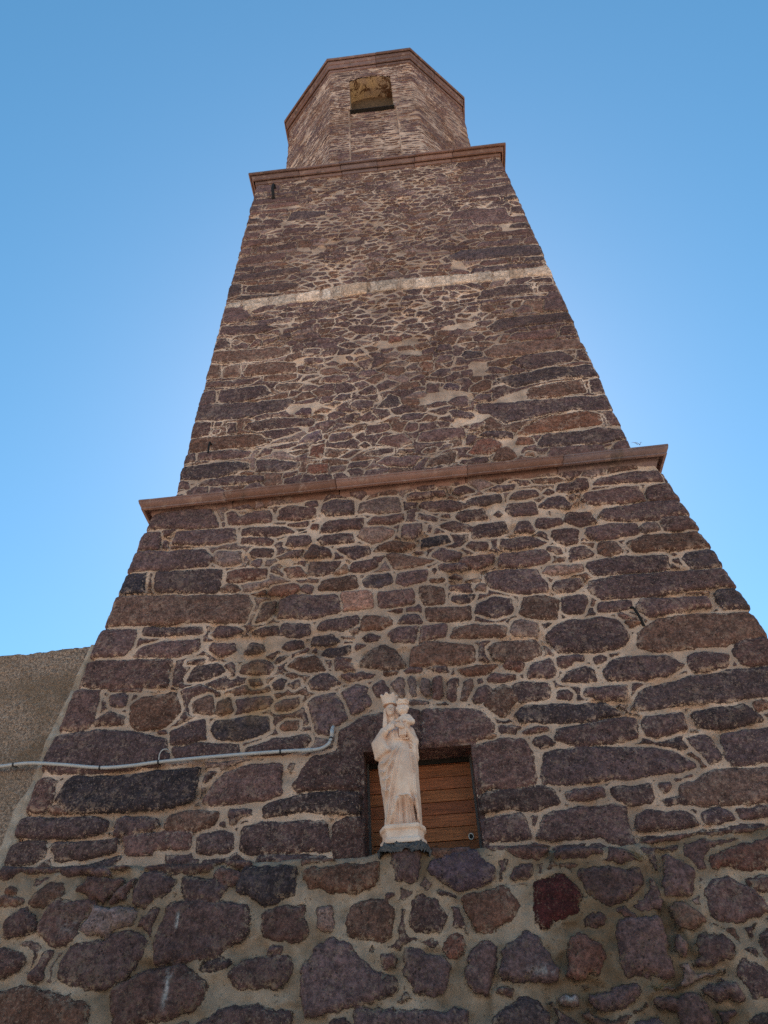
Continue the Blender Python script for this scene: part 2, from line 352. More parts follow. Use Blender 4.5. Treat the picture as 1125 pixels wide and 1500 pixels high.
DATA1 = """k -3171,3504 -3119,3536 -2859,3529 -2837,3413 -2909,3365 -3147,3379
k -2817,3513 -2579,3508 -2331,3507 -2331,3399 -2470,3368 -2751,3371
n -2308,3518 -2087,3525 -1802,3515 -1806,3384 -2060,3385 -2066,3350 -2275,3365
k -1747,3350 -1754,3481 -1634,3496 -1510,3481 -1487,3360 -1541,3335
n -1454,3357 -1459,3513 -1347,3554 -833,3501 -805,3309 -1111,3303 -1385,3317
n -792,3233 -802,3474 -712,3528 -609,3539 -582,3482 -583,3224
n -1320,3255 -1301,3309 -851,3272 -827,3230 -896,3201
n -2977,5049 -2940,5081 -2682,5072 -2226,5033 -2194,4764 -2704,4781 -2948,4822
n -3034,4429 -3012,4631 -2971,4799 -2767,4771 -2756,4639 -2766,4450 -2834,4387
n -2681,4713 -2576,4727 -2519,4697 -2530,4585 -2648,4604
n -2760,4481 -2651,4557 -2511,4496 -2506,4411 -2734,4432
b -2460,4422 -2498,4598 -2409,4686 -2127,4708 -2051,4508 -2140,4377 -2313,4347 -2399,4363
n -2719,4783 -2424,4762 -2418,4728 -2698,4756
n -3107,4139 -3076,4356 -3028,4382 -2726,4400 -2441,4367 -2234,4295 -2114,4269 -2086,4150 -2130,4027 -2447,4026 -2820,4030 -2989,4058
n -2217,4346 -2148,4347 -2121,4307 -2197,4314
n -2139,4076 -2124,4139 -2071,4142 -2057,4062
n -2104,4328 -1978,4400 -1842,4410 -1803,4227 -2069,4207
n -2066,4192 -1826,4200 -1541,4167 -1518,4072 -2020,4073
K -2890,3832 -2853,3957 -2786,3999 -2178,4003 -1813,4013 -1818,3958 -1839,3838 -1835,3733 -2057,3699 -2452,3705 -2766,3737
n -3079,3914 -3058,4022 -2929,3990 -2905,3860 -2945,3732 -3099,3770 -3084,3848
o -2917,3768 -2900,3800 -2765,3730 -2890,3721
n -3127,3581 -3148,3722 -2548,3681 -2436,3640 -2466,3555 -2712,3537 -2964,3544
n -2384,3525 -2388,3649 -2317,3669 -2072,3643 -2059,3573 -2113,3528
b -2030,3584 -1987,3656 -1776,3670 -1622,3646 -1646,3541 -1802,3517 -2001,3526
k -2030,4865 -1997,4939 -1809,4955 -1723,4851 -1917,4786 -2034,4798
n -2082,5009 -1936,5021 -1942,4960 -2076,4974
n -1746,4922 -1693,4960 -1651,4912 -1659,4794 -1703,4866
n -1614,4840 -1599,4907 -1458,4953 -1339,4923 -1318,4827 -1357,4772 -1576,4819
k -1310,4912 -1270,4969 -1197,4961 -1293,4884
b -1205,4849 -1122,4927 -964,4945 -874,4782 -1087,4795
n -812,4895 -747,4914 -647,4809 -633,4757 -803,4774
n -760,4737 -577,4743 -452,4697 -494,4660 -689,4655
k -1026,4681 -944,4755 -859,4755 -731,4651 -856,4599 -995,4612
n -1518,4746 -1426,4754 -1378,4683 -1476,4676
k -1315,4693 -1254,4737 -1196,4714 -1220,4635 -1289,4625
k -1180,4680 -1097,4713 -1081,4653 -1135,4626
n -1294,4498 -1214,4546 -1076,4548 -1085,4463 -1179,4433 -1276,4450
b -1974,4595 -1809,4628 -1772,4450 -1957,4483
b -1774,4466 -1760,4575 -1667,4614 -1608,4466 -1714,4429
K -1774,4313 -1750,4386 -1506,4410 -1313,4391 -1304,4270 -1525,4202 -1730,4235
b -1225,4292 -1173,4333 -1066,4338 -1076,4264 -1195,4253
n -1498,4070 -1464,4124 -1271,4193 -1007,4213 -971,4152 -1040,4072 -1234,4047
n -1017,4472 -964,4529 -786,4560 -676,4316 -808,4239 -820,4182 -927,4206
n -744,4572 -634,4633 -551,4601 -500,4422 -581,4368 -662,4338
n -510,4597 -411,4652 -353,4549 -377,4457 -471,4482
n -1116,3805 -1021,3945 -972,4010 -779,4049 -755,4220 -595,4324 -434,4339 -206,4363 -130,4344 -149,4021 -329,4009 -586,4015 -604,3723 -1062,3735
n -1795,3888 -1773,3968 -1696,3975 -1727,3910 -1772,3866
n -1778,3728 -1640,3943 -1489,3985 -1191,3980 -1168,3731 -1309,3697 -1684,3689
n -1150,3942 -1139,3976 -1093,3972 -1109,3898
k -1331,3654 -1283,3682 -1036,3720 -713,3719 -608,3698 -609,3546 -883,3562 -1030,3580 -1312,3577
n -1570,3622 -1556,3666 -1393,3659 -1381,3595 -1472,3577 -1515,3525 -1547,3534
g -350,4613 -279,4671 -238,4651 -235,4459 -289,4456
g -212,4616 -175,4661 -142,4641 -146,4466 -187,4454
g -119,4574 -88,4628 -34,4614 -39,4455 -87,4436
n -13,4612 38,4648 77,4619 58,4415 -21,4422
n 99,4568 172,4610 205,4598 149,4383 93,4427
g 189,4386 236,4571 307,4596 306,4532 241,4374
n 282,4378 323,4498 405,4514 445,4455 371,4354 317,4344
b 370,4339 423,4441 539,4508 625,4453 621,4345 508,4206 425,4258
g -211,4402 -196,4431 -50,4402 -65,4380
b -416,4735 -276,4729 -292,4689 -404,4676
n -235,4716 -191,4745 -81,4726 -97,4686 -208,4689
n -60,4724 114,4731 136,4662 39,4664
o 194,4689 376,4712 538,4687 446,4614 255,4617
n 413,4569 473,4612 646,4586 653,4545 527,4518 422,4536
r 565,4684 599,4731 732,4700 690,4606 574,4650
n 734,4585 796,4669 957,4727 979,4593 933,4533 747,4544
n 998,4689 1041,4735 1158,4706 1118,4644 1043,4610 995,4640
n 980,4496 1065,4584 1220,4617 1288,4561 1275,4451 1105,4460
n 588,4472 676,4519 911,4487 882,4335 751,4332 629,4314
k 564,4230 640,4297 875,4298 1065,4272 1285,4273 1387,4167 1121,4119 807,4141 616,4152
n 921,4331 948,4405 1031,4420 1058,4364 1036,4320
n -140,4020 -120,4347 117,4329 324,4290 425,4169 418,4112 331,4034 125,4018
l 345,4047 390,4100 431,4068 394,4036
n 602,4066 647,4105 814,4111 820,4075 675,4046
n 663,3977 698,4029 786,4029 846,3946 740,3915
n 841,3988 873,4085 1056,4111 1367,4140 1479,4129 1454,3947 989,3920
n 238,3987 471,4036 608,4023 676,3906 663,3656 292,3636 239,3653 245,3849
n 712,3730 735,3888 838,3906 1002,3919 1187,3916 1508,3874 1666,3833 1797,3715 1638,3664 1133,3643 941,3640 705,3659
k 245,3602 268,3638 725,3638 768,3610 784,3509 601,3474 416,3501 236,3479
n 836,3591 923,3609 1111,3600 1103,3520 902,3511 835,3529
n 237,3443 528,3462 566,3276 236,3292
n 579,3286 654,3446 906,3474 1228,3461 1214,3319 1230,3169 1132,3177 1016,3253 699,3254
n 1326,4557 1415,4646 1559,4681 1873,4648 1973,4539 1877,4485 1625,4432 1341,4452
n 1277,4693 1385,4690 1371,4634 1283,4602
n 2006,4601 2078,4659 2330,4616 2286,4491 2012,4456 1999,4537
n 2355,4630 2429,4705 2673,4747 2693,4562 2681,4466 2377,4490
k 1447,4205 1562,4345 1688,4379 2020,4439 2434,4468 2684,4474 2646,4223 2256,4194 1864,4195 1590,4170
n 1147,4355 1172,4406 1489,4414 1475,4338 1439,4273 1239,4300
n 1503,4084 1539,4123 1830,4125 1822,3983 1573,3936 1497,3971
k 1874,4106 1907,4132 2178,4150 2289,4147 2383,4002 2113,3970 1918,3974 1876,4035
n 1777,3918 1940,3931 1985,3778 1967,3727 1887,3701
n 2022,3937 2414,3957 2601,3967 2515,3679 2306,3684 2032,3675 1999,3750
o 2340,4149 2453,4183 2491,4120 2420,4098 2338,4077
k 1146,3578 1224,3584 1444,3610 1415,3470 1258,3446 1168,3502
n 1477,3601 1582,3599 1580,3555 1501,3524
b 1585,3493 1622,3576 1737,3605 1864,3670 2289,3640 2519,3633 2469,3384 2192,3395 1710,3416 1626,3441
n 1468,3490 1645,3500 1682,3436 1581,3444 1497,3433
n 1241,3317 1268,3397 1355,3420 1485,3392 1609,3388 1648,3332 1666,3284 1571,3268 1302,3271 1237,3282
n 1704,3363 1828,3394 1913,3346 1923,3310 1792,3291 1714,3292
n 1953,3378 2187,3383 2356,3382 2317,3291 1966,3307
n -2736,6697 -2733,6911 -2378,6940 -2121,6904 -1996,6623 -2295,6638
n -2806,6393 -2771,6652 -2611,6643 -2573,6529 -2582,6388
n -2596,6653 -2438,6657 -2493,6567 -2544,6561
n -2454,6442 -2432,6619 -1836,6589 -1798,6404 -2016,6374 -2331,6426
n -2551,6407 -2533,6500 -2478,6481 -2485,6376
n -2825,6123 -2818,6371 -2318,6342 -2111,6328 -2018,6201 -2045,6093 -2476,6091
g -2007,6177 -1971,6287 -1732,6256 -1732,6098 -1911,6076
K -2861,5836 -2843,6092 -2632,6077 -2626,5840
k -2539,5893 -2542,6088 -2174,6065 -1889,6030 -1916,5736 -2441,5808
b -2899,5449 -2865,5816 -2469,5780 -2060,5732 -1610,5689 -1567,5573 -1608,5363 -2169,5416 -2875,5446
r -1854,5874 -1834,5979 -1772,6015 -1468,5989 -1466,5870 -1755,5863
b -1906,5776 -1835,5851 -1752,5831 -1695,5751 -1853,5738
n -1517,5363 -1472,5562 -1349,5578 -1349,5469 -1402,5359
n -2536,5314 -2547,5410 -1990,5358 -1972,5281 -2209,5288
n -1914,5246 -1852,5352 -1697,5335 -1614,5270 -1774,5213
n -2965,5121 -2951,5435 -2599,5397 -2586,5190 -2644,5105
n -2565,5088 -2509,5181 -2322,5235 -2002,5228 -1985,5108 -2170,5056
n -1909,5100 -1888,5170 -1691,5149 -1666,5056 -1811,5036
k -1604,5032 -1540,5133 -1434,5103 -1398,5028 -1528,5006
n -1552,5253 -1449,5289 -1306,5292 -1292,5197 -1471,5189
n -1771,6472 -1764,6567 -1506,6569 -1349,6536 -1224,6447 -1392,6422
n -1759,6352 -1752,6445 -1493,6412 -1421,6355 -1468,6303
n -1662,6224 -1616,6276 -1422,6251 -1422,6138 -1623,6163
n -1630,6063 -1603,6127 -1518,6105 -1544,6020
n -1950,6816 -1864,6843 -1818,6748 -1683,6805 -1508,6819 -1476,6627 -1734,6612 -1911,6636
n -1923,6890 -1730,6928 -1688,6857 -1829,6851
r -1609,5679 -1455,5733 -1449,5660
r -1451,5681 -1386,5756 -1204,5776 -1123,5724 -1196,5631 -1417,5646
n -1425,6644 -1409,6793 -1308,6856 -1022,6765 -1018,6626 -1242,6620
n -1147,6820 -1132,6870 -1009,6891 -1006,6801
k -969,6707 -963,6833 -832,6866 -630,6838 -623,6622 -898,6635
g -597,6631 -587,6781 -377,6828 -168,6824 -171,6597 -384,6601
r -1064,6474 -1050,6545 -981,6535 -978,6439
n -977,6391 -930,6553 -538,6573 -557,6407 -926,6396
n -505,6471 -470,6564 -147,6569 -152,6472 -254,6426
g -608,6296 -556,6430 -355,6427 -241,6341 -278,6252 -461,6184
n -1308,6567 -1086,6599 -1100,6527 -1272,6538
n -1007,6301 -925,6361 -641,6359 -625,6229 -939,6223
n -1307,6271 -1280,6396 -1077,6369 -1056,6273 -1138,6237
n -1124,6111 -1056,6250 -871,6169 -837,6053 -1098,6075
n -822,6163 -724,6184 -494,6166 -479,6074 -658,5997
b -455,6093 -396,6176 -230,6212 -39,6130 -58,6087 -206,6039
n -195,6265 -171,6415 28,6400 20,6283 -69,6179 -164,6237
K -10,6081 14,6191 262,6228 299,6109 21,6066
n -102,6763 -80,6851 285,6850 295,6771 0,6736
n 11,6646 49,6704 322,6691 435,6637 531,6586 425,6539 122,6544
n -9,6465 5,6560 181,6439 161,6394
n 201,6473 304,6507 299,6447
n 69,6276 92,6367 131,6338 100,6249
n 172,6333 328,6407 437,6345 572,6233 312,6244
n -1081,5866 -1064,6026 -755,5998 -834,5857 -992,5834
l -833,5846 -723,5973 -690,5840
n -690,5840 -674,5956 -433,6002 -419,5892 -563,5835
b -335,6023 -270,6048 119,5889 -90,5830 -263,5830
n -464,6028 -352,6014 -402,5943
b -972,5706 -927,5784 -627,5800 -612,5663 -783,5633 -955,5663
k -565,5720 -501,5795 -296,5802 -278,5665 -411,5629 -535,5644
n -270,5664 -234,5784 33,5783 30,5648 -180,5612
n -110,6027 35,6031 15,5978
n 77,5959 181,6057 396,5963 355,5881 196,5858
n 72,5788 112,5794 98,5722
b 55,5666 179,5671 183,5630 67,5623
n 142,5780 163,5841 428,5829 418,5746 185,5743
r -1232,5842 -1321,5981 -1159,5983 -1057,5852
n -1327,5370 -1326,5585 -1189,5630 -798,5584 -765,5384 -1022,5336
P -760,5580 -737,5617 -520,5602 -490,5548 -478,5389 -735,5380
n -425,5403 -428,5581 -105,5583 -101,5404 -388,5389
b -73,5479 -43,5596 170,5570 167,5373 -27,5376
n -381,5359 -223,5360 -241,5314
n -972,5218 -945,5289 -599,5336 -585,5249 -749,5175
b -579,5165 -555,5321 -331,5287 -305,5200 -396,5136
n -290,5198 -227,5284 -79,5277 -70,5183
n -368,5097 -292,5161 -101,5159 -120,4980 -327,5011
n -91,4977 -72,5155 154,5149 135,5024 -69,4984
b -17,5205 -14,5356 222,5329 371,5331 366,5162 205,5152
n -1292,5197 -1277,5308 -1035,5290 -1030,5169 -1163,5156
k -1011,5058 -1000,5147 -837,5148 -748,5057 -835,5030
k -913,4941 -864,5007 -675,5004 -675,4916 -862,4910
n -572,5083 -513,5112 -412,5083 -442,5033 -544,5026
n -646,4966 -617,5016 -530,4998 -617,4945
n -763,5112 -645,5109 -645,5081
b -604,4840 -517,4935 -414,4994 -288,4928 -211,4766 -297,4724 -576,4770
b -194,4815 -173,4933 -41,4981 186,4956 351,4912 345,4742 163,4727 -184,4746
n -1253,5048 -1220,5107 -1087,5111 -1069,5046 -1185,5014
n -994,4985 -951,5016 -950,4963
n -818,4862 -775,4910 -661,4880 -661,4829
n -675,5185 -601,5195 -601,5140 -645,5136
n -1121,5683 -1100,5742 -1020,5712 -1033,5632
n 358,6801 400,6873 505,6884 597,6780 439,6751
n 666,6783 794,6842 1016,6836 988,6762 832,6746
n 898,6622 963,6714 1189,6746 1207,6654 1014,6606
n 1244,6674 1303,6717 1364,6682 1287,6630
n 1380,6680 1416,6778 1716,6825 1701,6685 1460,6656
n 456,6597 552,6696 826,6708 825,6583 639,6571
n 1176,6484 1280,6593 1417,6612 1503,6463 1474,6406 1253,6449
l 1503,6463 1587,6550 1561,6431
n 849,6457 889,6561 1140,6563 1141,6380 909,6364
n 357,6451 381,6521 651,6533 665,6385 414,6360
n 720,6426 777,6479 833,6410 778,6370
n 1360,6244 1417,6366 1657,6345 1687,6200 1502,6155
n 481,6153 505,6289 673,6325 821,6328 847,6174 695,6125
n 886,6168 948,6300 1031,6312 1083,6142
n 1087,6211 1115,6324 1353,6292 1355,6221 1165,6154
n 1203,6059 1228,6146 1453,6150 1484,6112 1439,5939 1312,5933 1245,5986
n 731,5986 755,6095 1040,6080 1168,5996 1094,5939 829,5952
n 1125,5892 1160,5953 1278,5916 1274,5819
n 1304,5741 1354,5906 1495,5910 1561,5793 1522,5756
b 1576,5792 1626,5937 1779,5928 1804,5784 1687,5746
n 413,6049 484,6107 623,6067 630,5999 515,5970
n 310,5823 383,5921 665,5907 663,5779 472,5739
n 681,5745 719,5900 1121,5914 1158,5780 1086,5726 869,5711
n 137,5823 280,5837 287,5751 148,5758
g 1038,5628 1113,5702 1419,5706 1414,5613 1134,5576
n 532,5608 550,5688 745,5706 1017,5682 1031,5588 1075,5502 1057,5406 819,5404 594,5500
n 217,5667 284,5721 341,5672 321,5633
n 204,5526 217,5585 408,5592 411,5482
g 430,5519 467,5575 541,5556 529,5468
n 1104,5459 1171,5531 1365,5528 1373,5427 1288,5378 1129,5397
n 1154,5336 1368,5340 1382,5271 1307,5130 1179,5135 1146,5185
b 784,5189 829,5374 1050,5367 1143,5318 1086,5100 890,5131
n 220,5387 244,5472 437,5449 367,5360
n 396,5233 439,5342 595,5401 739,5365 730,5214 564,5177
b 162,5003 208,5106 369,5125 651,5075 635,4969 351,4974
g 674,5037 716,5123 804,5131 925,5081 898,4932 680,4982
n 941,4936 999,5019 1166,5073 1454,5086 1581,5026 1635,4861 1573,4782 1340,4722 1075,4767 1021,4772
b 465,4865 530,4928 881,4916 896,4769 790,4712 502,4726
n 995,4708 1055,4735 1231,4725 1215,4652
n 1258,4664 1398,4682 1386,4634
n 1563,6679 1595,6830 1713,6826 1707,6684
n 1751,6729 1812,6811 2129,6856 2429,6838 2449,6679 2090,6705
n 1604,6523 1650,6616 2180,6667 2185,6417 1673,6427
n 2202,6537 2253,6631 2478,6662 2526,6393 2208,6413
n 1694,6269 1776,6377 2205,6402 2495,6397 2542,6188 2183,6156 1763,6190
n 2239,6102 2254,6181 2523,6179 2568,5979 2248,6000
n 1526,6061 1562,6147 2037,6141 2028,5995 1767,5951 1613,5960
g 2031,6062 2101,6144 2211,6141 2221,6014 2058,5991
b 1859,5885 2055,5980 2531,5962 2603,5767 2235,5750 1891,5773
b 1584,5833 1619,5916 1759,5920 1810,5783 1626,5753
n 1430,5663 1466,5721 1686,5746 2179,5715 2146,5533 1855,5529 1498,5532
k 2282,5660 2345,5715 2589,5726 2635,5514 2336,5500
n 2199,5734 2272,5725 2231,5688
n 2177,5611 2245,5541 2174,5550
n 1402,5404 1441,5478 1778,5518 2247,5501 2600,5498 2650,5275 2299,5298 1895,5249 1479,5260
n 1421,5135 1460,5243 1718,5232 1726,5156 1601,5115
n 1747,5154 1818,5230 2368,5204 2370,5082 2079,5052 1835,5034
k 2412,5227 2479,5276 2623,5259 2686,5028 2439,5038
n 1586,5080 1627,5103 1734,5027 1625,5039
b 1620,5022 1770,5005 1663,4919
b 1656,4739 1715,4905 1898,5009 2211,5028 2646,4996 2706,4762 2372,4696 2102,4692 1805,4690"""
